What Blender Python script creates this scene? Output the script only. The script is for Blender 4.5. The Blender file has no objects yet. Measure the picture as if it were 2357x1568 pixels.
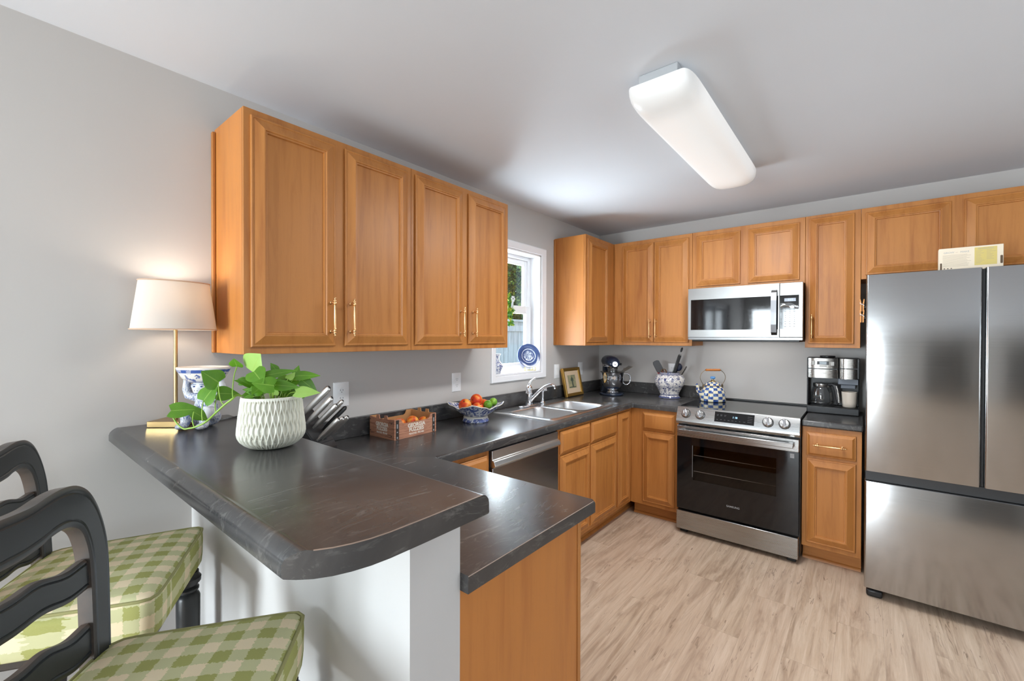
import bpy, bmesh, math, random
from mathutils import Vector, Matrix
random.seed(7)
PI = math.pi
scene = bpy.context.scene
COL = scene.collection

# ------------------------------------------------------------------ camera
F_PX, YAW, PITCH, ROLL = 999.12, 0.68185, 0.00737, 0.00261
cam_data = bpy.data.cameras.new('camera')
cam_data.sensor_fit = 'HORIZONTAL'
cam_data.sensor_width = 36.0
cam_data.lens = F_PX / 2357 * 36.0
cam_data.clip_start = 0.02
cam = bpy.data.objects.new('camera', cam_data)
COL.objects.link(cam)
fw = Vector((-math.sin(YAW) * math.cos(PITCH), math.cos(YAW) * math.cos(PITCH), -math.sin(PITCH)))
rt = Vector((math.cos(YAW), math.sin(YAW), 0))
up = rt.cross(fw)
rt2 = rt * math.cos(ROLL) + up * math.sin(ROLL)
up2 = up * math.cos(ROLL) - rt * math.sin(ROLL)
cm = Matrix((rt2, up2, -fw)).transposed().to_4x4()
cm.translation = Vector((2.0783, -3.9562, 1.4363))
cam.matrix_world = cm
scene.camera = cam

# ------------------------------------------------------------------ world, exposure, daylight
vs = scene.view_settings
vs.view_transform = 'Standard'; vs.look = 'None'; vs.gamma = 1.0; vs.use_curve_mapping = False
vs.exposure = 0.15
world = bpy.data.worlds.new('sky'); scene.world = world
world.use_nodes = True
wn = world.node_tree.nodes; wl = world.node_tree.links
bg = wn['Background']
tcw = wn.new('ShaderNodeTexCoord'); sep = wn.new('ShaderNodeSeparateXYZ'); rampw = wn.new('ShaderNodeValToRGB')
wl.new(tcw.outputs['Generated'], sep.inputs[0]); wl.new(sep.outputs['Z'], rampw.inputs[0])
rampw.color_ramp.elements[0].color = (0.80, 0.86, 0.92, 1)
rampw.color_ramp.elements[1].color = (0.35, 0.60, 0.95, 1)
wl.new(rampw.outputs[0], bg.inputs[0])
bg.inputs[1].default_value = 1.9

def area(name, loc, rot, sx, sy, power, color=(1, 1, 1)):
    d = bpy.data.lights.new(name, 'AREA'); d.shape = 'RECTANGLE'; d.size = sx; d.size_y = sy
    d.energy = power; d.color = color
    o = bpy.data.objects.new(name, d); o.location = loc; o.rotation_euler = rot; COL.objects.link(o)
    return o
# daylight through the glass doors and windows behind the viewer, and through the sink window
TU = math.radians(20)      # light thrown up from the sunlit ground as well as down from the sky
area('daylight_patio', (-0.22, -5.45, 1.25), (0, -PI / 2 - TU, 0), 1.75, 1.65, 18, (0.86, 0.94, 1))
area('daylight_rear', (0.72, -7.68, 1.15), (PI / 2, 0, 0), 1.2, 1.9, 265, (0.88, 0.95, 1))
area('side_fill', (5.20, -3.75, 1.35), (0, PI / 2 + math.radians(45), 0), 1.6, 4.2, 38, (0.84, 0.93, 1))  # fill light at the added side window, evens out the room
area('daylight_sink', (-0.30, -1.31, 1.50), (0, -PI / 2 - math.radians(32), 0), 0.9, 0.5, 46, (0.84, 0.93, 1))

# ------------------------------------------------------------------ helpers
INV = {}

class B:
    def __init__(s):
        s.bm = bmesh.new(); s.uv = s.bm.loops.layers.uv.new('UVMap')
    def v(s, p): return s.bm.verts.new(p)
    def f(s, vs):
        try: return s.bm.faces.new(vs)
        except ValueError: return None
    def box(s, x0, x1, y0, y1, z0, z1, M=None):
        ps = [(x, y, z) for z in (z0, z1) for y in (y0, y1) for x in (x0, x1)]
        if M is not None: ps = [M @ Vector(p) for p in ps]
        q = [s.v(p) for p in ps]
        for a in ((0, 2, 3, 1), (4, 5, 7, 6), (0, 1, 5, 4), (2, 6, 7, 3), (0, 4, 6, 2), (1, 3, 7, 5)):
            s.f([q[i] for i in a])
        return s
    def lathe(s, prof, n=32, c=(0, 0, 0), M=None, sx=1.0, sy=1.0, rad=None, cap=True):
        """prof: list of (r, z); rad(theta, i, r) may change the radius"""
        rows = []; L = [0.0]
        for i in range(1, len(prof)):
            L.append(L[-1] + math.hypot(prof[i][0] - prof[i - 1][0], prof[i][1] - prof[i - 1][1]))
        for i, (r, z) in enumerate(prof):
            row = []
            for k in range(n):
                t = 2 * PI * k / n
                rr = rad(t, i, r) if rad else r
                p = Vector((c[0] + rr * math.cos(t) * sx, c[1] + rr * math.sin(t) * sy, c[2] + z))
                row.append(s.v(M @ p if M is not None else p))
            rows.append(row)
        for i in range(len(rows) - 1):
            for k in range(n):
                k2 = (k + 1) % n
                fc = s.f([rows[i][k], rows[i][k2], rows[i + 1][k2], rows[i + 1][k]])
                if fc:
                    uvs = [(k / n, L[i]), ((k + 1) / n, L[i]), ((k + 1) / n, L[i + 1]), (k / n, L[i + 1])]
                    for lp, q in zip(fc.loops, uvs): lp[s.uv].uv = q
        if cap:
            if prof[0][0] > 1e-6: s.f(list(reversed(rows[0])))
            if prof[-1][0] > 1e-6: s.f(rows[-1])
        return s
    def cyl(s, p0, p1, r0, r1=None, n=16, cap=True):
        return s.tube([p0, p1], [r0, r0 if r1 is None else r1], n, cap=cap)
    def tube(s, pts, r, n=10, closed=False, cap=True, flat=1.0):
        pts = [Vector(p) for p in pts]; m = len(pts)
        rs = r if isinstance(r, (list, tuple)) else [r] * m
        rows = []; ref = None
        for i, p in enumerate(pts):
            if closed: t = pts[(i + 1) % m] - pts[i - 1]
            else: t = pts[min(i + 1, m - 1)] - pts[max(i - 1, 0)]
            t.normalize()
            if ref is None:
                ref = Vector((0, 0, 1)) if abs(t.z) < 0.9 else Vector((1, 0, 0))
            a = (ref - t * ref.dot(t)).normalized(); b = t.cross(a); ref = a
            rows.append([s.v(p + (a * math.cos(2 * PI * k / n) + b * math.sin(2 * PI * k / n) * flat) * rs[i]) for k in range(n)])
        for i in range(m if closed else m - 1):
            j = (i + 1) % m
            for k in range(n):
                k2 = (k + 1) % n
                s.f([rows[i][k], rows[i][k2], rows[j][k2], rows[j][k]])
        if cap and not closed:
            s.f(list(reversed(rows[0]))); s.f(rows[-1])
        return s
    def ball(s, c, r, n=16, m=10, M=None):
        if not isinstance(r, (list, tuple)): r = (r, r, r)
        T = Matrix.Translation(c) @ Matrix.Diagonal((r[0], r[1], r[2], 1))
        if M is not None: T = M @ T
        bmesh.ops.create_uvsphere(s.bm, u_segments=n, v_segments=m, radius=1.0, matrix=T)
        return s
    def prism(s, poly, z0, z1, M=None):
        lo = [Vector((x, y, z0)) for x, y in poly]; hi = [Vector((x, y, z1)) for x, y in poly]
        if M is not None: lo = [M @ p for p in lo]; hi = [M @ p for p in hi]
        a = [s.v(p) for p in lo]; b = [s.v(p) for p in hi]; n = len(a)
        s.f(list(reversed(a))); s.f(b)
        for i in range(n):
            j = (i + 1) % n
            s.f([a[i], a[j], b[j], b[i]])
        return s
    def rect_loft(s, M, w, h, prof, fill=True):
        """concentric rectangles: prof of (inset, height) in the frame M (u, v, n)"""
        rows = []
        for t, d in prof:
            rows.append([s.v(M @ Vector(p)) for p in ((t, t, d), (w - t, t, d), (w - t, h - t, d), (t, h - t, d))])
        for i in range(len(rows) - 1):
            for k in range(4):
                k2 = (k + 1) % 4
                s.f([rows[i][k], rows[i][k2], rows[i + 1][k2], rows[i + 1][k]])
        if fill: s.f(rows[-1])
        s.f(list(reversed(rows[0])))
        return s

def tag(o, label=None, cat=None, group=None, kind=None):
    if label: o['label'] = label
    if cat: o['category'] = cat
    if group: o['group'] = group
    if kind: o['kind'] = kind
    return o

def thing(name, label, cat, loc=(0, 0, 0), rotz=0.0, group=None, world=False):
    o = bpy.data.objects.new(name, None); COL.objects.link(o)
    o.empty_display_size = 0.05
    o.location = loc; o.rotation_euler = (0, 0, rotz)
    INV[o.name] = Matrix.Translation(-Vector(loc)) if world else Matrix.Identity(4)
    return tag(o, label, cat, group)

def obj(name, b, m, parent=None, smooth=True, bev=0.0, seg=2, sub=0, label=None, angle=38):
    bm = b.bm if isinstance(b, B) else b
    bmesh.ops.recalc_face_normals(bm, faces=bm.faces)
    inv = None
    if parent is not None:
        inv = INV.get(parent.name)
        if inv is not None: bm.transform(inv)
    me = bpy.data.meshes.new(name); bm.to_mesh(me); bm.free()
    if smooth:
        me.polygons.foreach_set('use_smooth', [True] * len(me.polygons))
        me.set_sharp_from_angle(angle=math.radians(angle))
    if m is not None: me.materials.append(m)
    o = bpy.data.objects.new(name, me); COL.objects.link(o)
    if parent is not None:
        o.parent = parent; INV[o.name] = inv if inv is not None else Matrix.Identity(4)
    if bev:
        md = o.modifiers.new('edges', 'BEVEL'); md.width = bev; md.segments = seg; md.limit_method = 'ANGLE'
        md.angle_limit = math.radians(32)
        md.harden_normals = False
    if sub:
        md = o.modifiers.new('soft', 'SUBSURF'); md.levels = sub; md.render_levels = sub
    if label: o['label'] = label
    return o

def struct(name, b, m, parent=None, **k):
    o = obj(name, b, m, parent, **k)
    if parent is None: o['kind'] = 'structure'
    return o

def origin_to_base(o):
    return o

def text(name, body, size, M, m, parent, bold=0.0, ex=0.0002, align='CENTER', sx=1.0, spacing=1.0):
    cu = bpy.data.curves.new('lettering_curve', 'FONT'); cu.body = body; cu.size = size
    cu.align_x = align; cu.align_y = 'CENTER'; cu.extrude = ex; cu.offset = bold; cu.resolution_u = 3
    cu.space_character = spacing
    t = bpy.data.objects.new('lettering_curve', cu); COL.objects.link(t)
    bpy.context.view_layer.update()
    me = bpy.data.meshes.new_from_object(t.evaluated_get(bpy.context.evaluated_depsgraph_get()))
    bpy.data.objects.remove(t); bpy.data.curves.remove(cu)
    T = M @ Matrix.Diagonal((sx, 1, 1, 1))
    if parent is not None and INV.get(parent.name) is not None: T = INV[parent.name] @ T
    me.transform(T); me.name = name
    me.materials.clear(); me.materials.append(m)
    o = bpy.data.objects.new(name, me); COL.objects.link(o)
    if parent is not None: o.parent = parent; INV[o.name] = INV.get(parent.name, Matrix.Identity(4))
    return o

def frame(o, u, v):
    u = Vector(u).normalized(); v = Vector(v).normalized(); n = u.cross(v)
    M = Matrix((u, v, n)).transposed().to_4x4(); M.translation = Vector(o)
    return M

def along(p0, p1, roll=(0, 0, 1)):
    """frame with its z axis from p0 to p1"""
    p0 = Vector(p0); z = (Vector(p1) - p0).normalized(); r = Vector(roll)
    x = r.cross(z)
    if x.length < 1e-4: x = Vector((1, 0, 0)).cross(z)
    x.normalize(); y = z.cross(x)
    M = Matrix((x, y, z)).transposed().to_4x4(); M.translation = p0
    return M

def circle(n, r=1.0): return [(r * math.cos(2 * PI * k / n), r * math.sin(2 * PI * k / n)) for k in range(n)]

def rrect(x0, x1, y0, y1, r, n=5):
    out = []
    for cx, cy, a in ((x1 - r, y1 - r, 0), (x0 + r, y1 - r, 90), (x0 + r, y0 + r, 180), (x1 - r, y0 + r, 270)):
        for k in range(n + 1):
            t = math.radians(a + 90 * k / n); out.append((cx + r * math.cos(t), cy + r * math.sin(t)))
    return out

# ------------------------------------------------------------------ materials
MATS = {}
class N:
    def __init__(s, name):
        s.m = bpy.data.materials.new(name); s.m.use_nodes = True
        s.t = s.m.node_tree; s.p = s.t.nodes['Principled BSDF']
    def n(s, typ, **kw):
        nd = s.t.nodes.new('ShaderNode' + typ)
        for k, v in kw.items():
            if k in nd.inputs.keys(): s.set(nd.inputs[k], v)
            else: setattr(nd, k, v)
        return nd
    def set(s, sock, v):
        if isinstance(v, bpy.types.NodeSocket): s.t.links.new(v, sock)
        else: sock.default_value = v
    def P(s, **kw):
        for k, v in kw.items(): s.set(s.p.inputs[k.replace('_', ' ')], v)
        return s
    def coord(s, kind='Object', scale=(1, 1, 1), rot=(0, 0, 0)):
        tc = s.n('TexCoord'); mp = s.n('Mapping', Vector=tc.outputs[kind], Scale=scale, Rotation=rot)
        return mp.outputs[0]
    def noise(s, vec, scale, detail=4.0, rough=0.55, dist=0.0):
        nd = s.n('TexNoise', Scale=scale, Detail=detail, Roughness=rough, Distortion=dist)
        s.set(nd.inputs['Vector'], vec); return nd.outputs['Fac']
    def ramp(s, fac, *stops, interp='LINEAR'):
        nd = s.n('ValToRGB'); cr = nd.color_ramp; cr.interpolation = interp
        while len(cr.elements) < len(stops): cr.elements.new(0.5)
        for e, (p, c) in zip(cr.elements, stops):
            e.position = p; e.color = (c if len(c) == 4 else tuple(c) + (1,))
        s.set(nd.inputs[0], fac); return nd.outputs[0]
    def mix(s, fac, a, b, blend='MIX'):
        nd = s.n('Mix', data_type='RGBA', blend_type=blend)
        s.set(nd.inputs[0], fac); s.set(nd.inputs[6], a if not isinstance(a, tuple) or len(a) == 4 else a + (1,))
        s.set(nd.inputs[7], b if not isinstance(b, tuple) or len(b) == 4 else b + (1,)); return nd.outputs[2]
    def math(s, op, a, b=0.0, c=0.0):
        nd = s.n('Math', operation=op); s.set(nd.inputs[0], a); s.set(nd.inputs[1], b); s.set(nd.inputs[2], c); return nd.outputs[0]
    def bump(s, h, strength=0.1, dist=0.01):
        nd = s.n('Bump', Strength=strength, Distance=dist); s.set(nd.inputs['Height'], h)
        s.set(s.p.inputs['Normal'], nd.outputs[0]); return s
    def sepxyz(s, vec):
        nd = s.n('SeparateXYZ'); s.set(nd.inputs[0], vec); return nd.outputs

def srgb(r, g, b):
    f = lambda c: (c / 255 / 12.92) if c / 255 <= 0.04045 else ((c / 255 + 0.055) / 1.055) ** 2.4
    return (f(r), f(g), f(b), 1)

def plain(name, col, rough=0.5, metal=0.0, **kw):
    k = N(name); k.P(Base_Color=col, Roughness=rough, Metallic=metal, **kw)
    vec = k.coord('Object')
    nz = k.noise(vec, 60, 3); k.P(Roughness=k.math('MULTIPLY_ADD', nz, 0.08, max(rough - 0.04, 0.0)))
    return k.m

def mk_paint(name, col, sc=180, st=0.04):
    k = N(name); v = k.coord('Object')
    n1 = k.noise(v, 1.2, 3); n2 = k.noise(v, sc, 2)
    c = k.mix(n1, tuple(x * 0.97 for x in col[:3]), tuple(min(1, x * 1.03) for x in col[:3]))
    k.P(Base_Color=c, Roughness=0.75); k.p.inputs['Specular IOR Level'].default_value = 0.25
    k.bump(n2, st, 0.002); return k.m

def mk_wood(name, base, dark, axis='z', scale=1.0, rough=0.42):
    k = N(name)
    st = {'z': (14, 14, 1.1), 'x': (1.1, 14, 14), 'y': (14, 1.1, 14)}[axis]
    v = k.coord('Object', tuple(a * scale for a in st))
    oi = k.n('ObjectInfo'); off = k.n('VectorMath', operation='ADD'); k.set(off.inputs[0], v)
    k.set(off.inputs[1], oi.outputs['Location']); vv = off.outputs[0]
    n1 = k.noise(vv, 2.2, 6, 0.6, 0.6)
    v2 = k.coord('Object', tuple(a * 0.12 * scale for a in st)); n2 = k.noise(v2, 6.0, 3, 0.5, 1.2)
    n3 = k.noise(vv, 16, 2, 0.5)
    f = k.math('ADD', k.math('MULTIPLY', n1, 0.55), k.math('MULTIPLY', n2, 0.45))
    c = k.ramp(f, (0.30, dark), (0.52, base), (0.75, tuple(min(1, x * 1.12) for x in base[:3])))
    c = k.mix(k.math('MULTIPLY', k.math('GREATER_THAN', n3, 0.66), 0.18), c, dark)
    k.P(Base_Color=c, Roughness=k.math('MULTIPLY_ADD', n1, 0.12, rough - 0.06)); k.bump(n1, 0.03, 0.002)
    k.p.inputs['Specular IOR Level'].default_value = 0.4
    return k.m

WALL = mk_paint('wall_paint', srgb(194, 190, 186))
BARWALL = mk_paint('bar_wall_paint', srgb(199, 197, 195))
CEIL = mk_paint('ceiling_paint', srgb(217, 220, 225))
TRIMW = plain('white_trim_paint', srgb(238, 238, 240), 0.35)
W_BASE, W_DARK = srgb(181, 119, 60), srgb(154, 92, 42)
WOOD = mk_wood('maple_stain', W_BASE, W_DARK)
WOODX = mk_wood('maple_stain_horizontal', W_BASE, W_DARK, 'x')
WOODP = mk_wood('cabinet_veneer', srgb(190, 122, 60), srgb(168, 100, 46), 'z', 0.7)
BRASS = plain('brushed_gold', srgb(234, 194, 142), 0.36, 1.0)
CHROME = plain('polished_chrome', srgb(225, 226, 230), 0.08, 1.0)
BLACKP = plain('black_plastic', (0.012, 0.012, 0.013, 1), 0.35)
DARKM = plain('dark_grey_metal', (0.035, 0.035, 0.036, 1), 0.4, 0.3)
WHITEP = plain('white_plastic', srgb(240, 240, 240), 0.3)
DARKSLOT = plain('dark_slot', (0.02, 0.02, 0.02, 1), 0.6)
BLACKG = plain('black_glass', (0.006, 0.006, 0.007, 1), 0.05)
BLUELED = N('blue_display_digits'); BLUELED.P(Base_Color=(0.2, 0.5, 0.9, 1), Emission_Color=(0.45, 0.75, 1, 1), Emission_Strength=1.2); BLUELED = BLUELED.m
GREYPRINT = plain('grey_print', (0.35, 0.36, 0.37, 1), 0.5)
DIMPRINT = plain('dim_print', (0.14, 0.145, 0.15, 1), 0.5)

def mk_steel(name, col=(0.56, 0.56, 0.56, 1), rough=0.24, axis='z', wav=0.0, aniso=0.0):
    k = N(name); st = {'z': (300, 300, 2), 'x': (2, 300, 300), 'y': (300, 2, 300)}[axis]
    v = k.coord('Object', st); n = k.noise(v, 1.0, 2)
    k.P(Base_Color=k.mix(n, tuple(x * 0.97 for x in col[:3]), tuple(min(1, x * 1.02) for x in col[:3])),
        Metallic=1.0, Roughness=k.math('MULTIPLY_ADD', n, 0.08, rough - 0.04))
    if aniso:
        k.P(Anisotropic=aniso, Anisotropic_Rotation=0.25); k.set(k.p.inputs['Tangent'], k.n('Tangent', direction_type='RADIAL', axis='Z').outputs[0])
    if wav:
        v2 = k.coord('Object', (2.2, 2.2, 0.9)); k.bump(k.noise(v2, 1.0, 1), wav, 0.05)
    else: k.bump(n, 0.004, 0.001)
    return k.m
STEEL = mk_steel('brushed_steel', (0.40, 0.40, 0.395, 1), 0.28, 'x')
STEELF = mk_steel('fridge_steel', (0.45, 0.45, 0.45, 1), 0.16, 'x', 0.04, 0.6)
STEELD = mk_steel('dishwasher_steel', (0.42, 0.42, 0.425, 1), 0.25, 'y')
STEELM = mk_steel('microwave_steel', (0.29, 0.29, 0.285, 1), 0.30, 'x')
DWST = mk_steel('dishwasher_trim_steel', (0.66, 0.65, 0.63, 1), 0.34, 'y')
SINKST = mk_steel('sink_steel', (0.66, 0.66, 0.66, 1), 0.30, 'y')
KNIFEST = mk_steel('knife_steel', (0.78, 0.75, 0.71, 1), 0.36, 'z')

def mk_counter():
    k = N('slate_laminate'); v = k.coord('Object')
    n1 = k.noise(v, 2.6, 6, 0.62, 0.7)
    v2 = k.coord('Object', (14, 3.2, 10), (0, 0, 0.35)); n2 = k.noise(v2, 1.6, 8, 0.72, 2.2)
    n3 = k.noise(v, 34, 5, 0.7)
    c = k.ramp(n1, (0.30, (0.034, 0.035, 0.037)), (0.55, (0.058, 0.056, 0.055)), (0.75, (0.088, 0.083, 0.079)))
    c = k.mix(k.ramp(n2, (0.54, (0, 0, 0)), (0.74, (0.7, 0.7, 0.7))), c, (0.20, 0.19, 0.18))
    c = k.mix(k.ramp(n3, (0.62, (0, 0, 0)), (0.72, (0.12, 0.12, 0.12))), c, (0.22, 0.21, 0.2))
    k.P(Base_Color=c, Roughness=k.math('MULTIPLY_ADD', n1, 0.12, 0.17)); k.bump(n3, 0.05, 0.001)
    return k.m
COUNTER = mk_counter()
EDGEL = plain('laminate_edge_line', srgb(150, 128, 112), 0.5)

def mk_floor():
    k = N('oak_plank_floor'); tc = k.n('TexCoord')
    sx = k.sepxyz(tc.outputs['Object']); cb = k.n('CombineXYZ'); k.set(cb.inputs[0], sx[1]); k.set(cb.inputs[1], sx[0])
    br = k.n('TexBrick', Scale=1.0); br.offset = 0.37; br.offset_frequency = 2
    for nm, val in (('Mortar Size', 0.0008), ('Brick Width', 1.22), ('Row Height', 0.18), ('Mortar Smooth', 0.2), ('Bias', 0.0)):
        br.inputs[nm].default_value = val
    br.inputs['Color1'].default_value = (0, 0, 0, 1); br.inputs['Color2'].default_value = (1, 1, 1, 1); br.inputs['Mortar'].default_value = (0.5, 0.5, 0.5, 1)
    k.set(br.inputs['Vector'], cb.outputs[0])
    rnd = br.outputs['Color']
    sh = k.n('VectorMath', operation='MULTIPLY_ADD'); k.set(sh.inputs[0], rnd); sh.inputs[1].default_value = (7.3, 9.1, 5.0); k.set(sh.inputs[2], tc.outputs['Object'])
    mp = k.n('Mapping'); k.set(mp.inputs[0], sh.outputs[0]); mp.inputs['Scale'].default_value = (20, 1.2, 20)
    g = k.noise(mp.outputs[0], 1.4, 9, 0.68, 0.7)
    mp2 = k.n('Mapping'); k.set(mp2.inputs[0], sh.outputs[0]); mp2.inputs['Scale'].default_value = (90, 3.0, 90)
    g2 = k.noise(mp2.outputs[0], 1.5, 4, 0.6, 0.5)
    mp3 = k.n('Mapping'); k.set(mp3.inputs[0], sh.outputs[0]); mp3.inputs['Scale'].default_value = (9.0, 1.4, 9)
    g3 = k.noise(mp3.outputs[0], 1.0, 6, 0.62, 1.5)
    mp4 = k.n('Mapping'); k.set(mp4.inputs[0], sh.outputs[0]); mp4.inputs['Scale'].default_value = (15.0, 0.8, 15)
    g4 = k.noise(mp4.outputs[0], 1.6, 3, 0.5, 0.8); g5 = k.noise(sh.outputs[0], 5.5, 2)
    crack = k.math('MULTIPLY', k.math('LESS_THAN', k.math('ABSOLUTE', k.math('SUBTRACT', g4, 0.5)), 0.006), k.math('GREATER_THAN', g5, 0.55))
    c = k.ramp(g, (0.32, srgb(154, 130, 108)), (0.50, srgb(194, 171, 148)), (0.70, srgb(214, 194, 172)))
    c = k.mix(k.ramp(g2, (0.35, (0.35, 0.35, 0.35)), (0.6, (0, 0, 0))), c, srgb(186, 158, 130))
    c = k.mix(k.ramp(g3, (0.52, (0, 0, 0)), (0.70, (0.8, 0.8, 0.8))), c, srgb(142, 117, 95))
    c = k.mix(k.math('MULTIPLY', crack, 0.55), c, srgb(100, 78, 60))
    c = k.mix(k.math('MULTIPLY', rnd, 0.25), c, srgb(200, 172, 152))
    c = k.mix(k.math('MULTIPLY', br.outputs['Fac'], 0.32), c, srgb(110, 90, 72))
    k.P(Base_Color=c, Roughness=k.math('MULTIPLY_ADD', g, 0.2, 0.36)); k.bump(g2, 0.06, 0.002)
    k.p.inputs['Specular IOR Level'].default_value = 0.35
    return k.m
FLOOR = mk_floor()

def mk_gingham():
    k = N('green_gingham_linen'); tc = k.n('TexCoord'); uv = tc.outputs['UV']
    jit = k.noise(uv, 160, 3); jit2 = k.noise(uv, 210, 2)
    s = k.sepxyz(uv)
    per = 0.066
    def stripe(a, j):
        f = k.math('FRACT', k.math('ADD', k.math('MULTIPLY', a, 1 / per), k.math('MULTIPLY', k.math('SUBTRACT', j, 0.5), 0.22)))
        return k.math('LESS_THAN', f, 0.5)
    sx = stripe(s[0], jit); sy = stripe(s[1], jit2)
    tot = k.math('MULTIPLY', k.math('ADD', sx, sy), 0.5)
    vx = k.coord('UV', (900, 900, 900)); wv = k.noise(vx, 1.0, 1)
    c = k.ramp(tot, (0.0, srgb(238, 218, 184)), (0.4, srgb(200, 198, 152)), (0.9, srgb(156, 158, 84)), interp='CONSTANT')
    c = k.mix(k.math('MULTIPLY', wv, 0.35), c, srgb(196, 186, 150))
    k.P(Base_Color=c, Roughness=0.9); k.p.inputs['Specular IOR Level'].default_value = 0.15
    k.bump(wv, 0.12, 0.001); return k.m
GINGHAM = mk_gingham()

def mk_blackwood():
    k = N('worn_black_paint'); v = k.coord('Object')
    n = k.noise(v, 9, 6, 0.7); ge = k.n('NewGeometry')
    wear = k.ramp(k.math('ADD', k.math('MULTIPLY', ge.outputs['Pointiness'], 1.0), k.math('MULTIPLY', n, 0.10)), (0.60, (0, 0, 0)), (0.66, (0.6, 0.6, 0.6)))
    k.P(Base_Color=k.mix(wear, (0.022, 0.024, 0.025), (0.12, 0.075, 0.05)), Roughness=0.34); k.bump(n, 0.04, 0.003); return k.m
BLACKW = mk_blackwood()

def mk_delft(name, scale, kind='floral', white=(222, 224, 228), blue=(40, 66, 138)):
    k = N(name); v = k.coord('Object', (scale,) * 3)
    if kind == 'floral':
        vo = k.n('TexVoronoi', Scale=1.0, feature='F1'); k.set(vo.inputs['Vector'], v)
        n = k.noise(v, 2.6, 3, 0.6, 1.0)
        a = k.ramp(vo.outputs['Distance'], (0.0, (1, 1, 1)), (0.30, (0.75, 0.75, 0.75)), (0.36, (0, 0, 0)))
        bb = k.ramp(n, (0.52, (0, 0, 0)), (0.56, (1, 1, 1)))
        m = k.math('MAXIMUM', k.math('MULTIPLY', a, 0.75), bb)
    else:
        n = k.noise(v, 1.0, 4, 0.6, 1.5); m = k.ramp(n, (0.45, (0, 0, 0)), (0.52, (0.9, 0.9, 0.9)))
    k.P(Base_Color=k.mix(m, srgb(*white), srgb(*blue)), Roughness=0.12); return k.m
DELFT = mk_delft('blue_floral_glaze', 26)
DELFTB = mk_delft('blue_landscape_glaze', 30, 'n')

def glassy(name, tint=(1, 1, 1, 1), gl=0.08, rough=0.02):
    k = N(name); t = k.t
    tr = k.n('BsdfTransparent'); tr.inputs[0].default_value = tint
    gs = k.n('BsdfGlossy'); gs.inputs['Roughness'].default_value = rough
    fr = k.n('LayerWeight', Blend=0.5); mx = k.n('MixShader')
    k.set(mx.inputs[0], k.math('MULTIPLY_ADD', k.math('POWER', fr.outputs['Facing'], 4.0), 0.6, gl)); t.links.new(tr.outputs[0], mx.inputs[1]); t.links.new(gs.outputs[0], mx.inputs[2])
    t.links.new(mx.outputs[0], t.nodes['Material Output'].inputs[0]); return k.m
PANE = glassy('window_glass', (0.96, 0.98, 0.99, 1), 0.04)
OVENGL = glassy('tinted_oven_glass', (0.34, 0.31, 0.29, 1), 0.04)
CARAFE = glassy('carafe_glass', (0.80, 0.80, 0.80, 1), 0.10)
SHIELD = glassy('clear_plastic', (0.80, 0.78, 0.75, 1), 0.08, 0.1)
FILM = glassy('loose_film', (0.85, 0.85, 0.85, 1), 0.22, 0.12)

# ------------------------------------------------------------------ setting
HC = 2.46
struct('floor', B().box(-0.15, 5.15, -7.6, 0.12, -0.08, 0), FLOOR, smooth=False)
struct('ceiling', B().box(-0.15, 5.15, -7.6, 0.12, HC, HC + 0.08), CEIL, smooth=False)
# wall with the sink window and, behind the viewer, a patio window
W1 = (-1.592, -1.021, 1.150, 2.110)      # sink window opening y0 y1 z0 z1
W2 = (-6.30, -4.62, 0.12, 2.08)
b = B()
def wall_x(b, x0, x1, ya, yb, z1, holes):
    y = ya
    for (h0, h1, z0, zt) in holes:
        b.box(x0, x1, y, h0, 0, z1)
        if z0 > 0: b.box(x0, x1, h0, h1, 0, z0)
        b.box(x0, x1, h0, h1, zt, z1); y = h1
    b.box(x0, x1, y, yb, 0, z1)
wall_x(b, -0.15, 0.0, -7.6, 0.12, HC, [W2, W1])
struct('wall_left', b, WALL, smooth=False)
struct('wall_back', B().box(0, 5.15, 0, 0.12, 0, HC), WALL, smooth=False)
R1 = (0.12, 1.32, 0.06, 2.1)
b = B(); b.box(0, R1[0], -7.6, -7.5, 0, HC); b.box(R1[1], 2.95, -7.6, -7.5, 0, HC); b.box(2.95, 4.3, -7.6, -7.5, 2.1, HC); b.box(4.3, 5.0, -7.6, -7.5, 0, HC); b.box(R1[0], R1[1], -7.6, -7.5, R1[3], HC); b.box(R1[0], R1[1], -7.6, -7.5, 0, R1[2])
struct('wall_rear', b, WALL, smooth=False)
b = B(); b.box(2.85, 4.4, -9.1, -9.0, 0, 2.2); b.box(2.85, 2.95, -9.0, -7.601, 0, 2.2); b.box(4.3, 4.4, -9.0, -7.601, 0, 2.2); b.box(2.85, 4.4, -9.1, -7.601, 2.2, 2.3); b.box(2.85, 4.4, -9.1, -7.601, -0.08, -0.001)
struct('wall_hallway', b, mk_paint('hallway_paint', srgb(186, 182, 178)), smooth=False)
S1 = (-6.0, -1.5, 0.5, 2.2)  # opening of the added side window
b = B(); wall_x(b, 5.0, 5.15, -7.6, 0.0, HC, [S1])
struct('wall_right', b, WALL, smooth=False)
struct('wall_bar', B().box(0.0, 1.385, -3.42, -3.283, 0, 1.0625), BARWALL, smooth=False)
for nm, (x0, x1, y0, y1) in dict(baseboard_left=(0, 0.014, -4.62, -3.42), baseboard_bar=(0.0, 1.385, -3.434, -3.42), baseboard_rear=(1.32, 2.95, -7.5, -7.486), baseboard_right=(4.986, 5.0, -7.5, 0.0)).items():
    struct(nm, B().box(x0, x1, y0, y1, 0, 0.09), TRIMW, bev=0.004)

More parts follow.
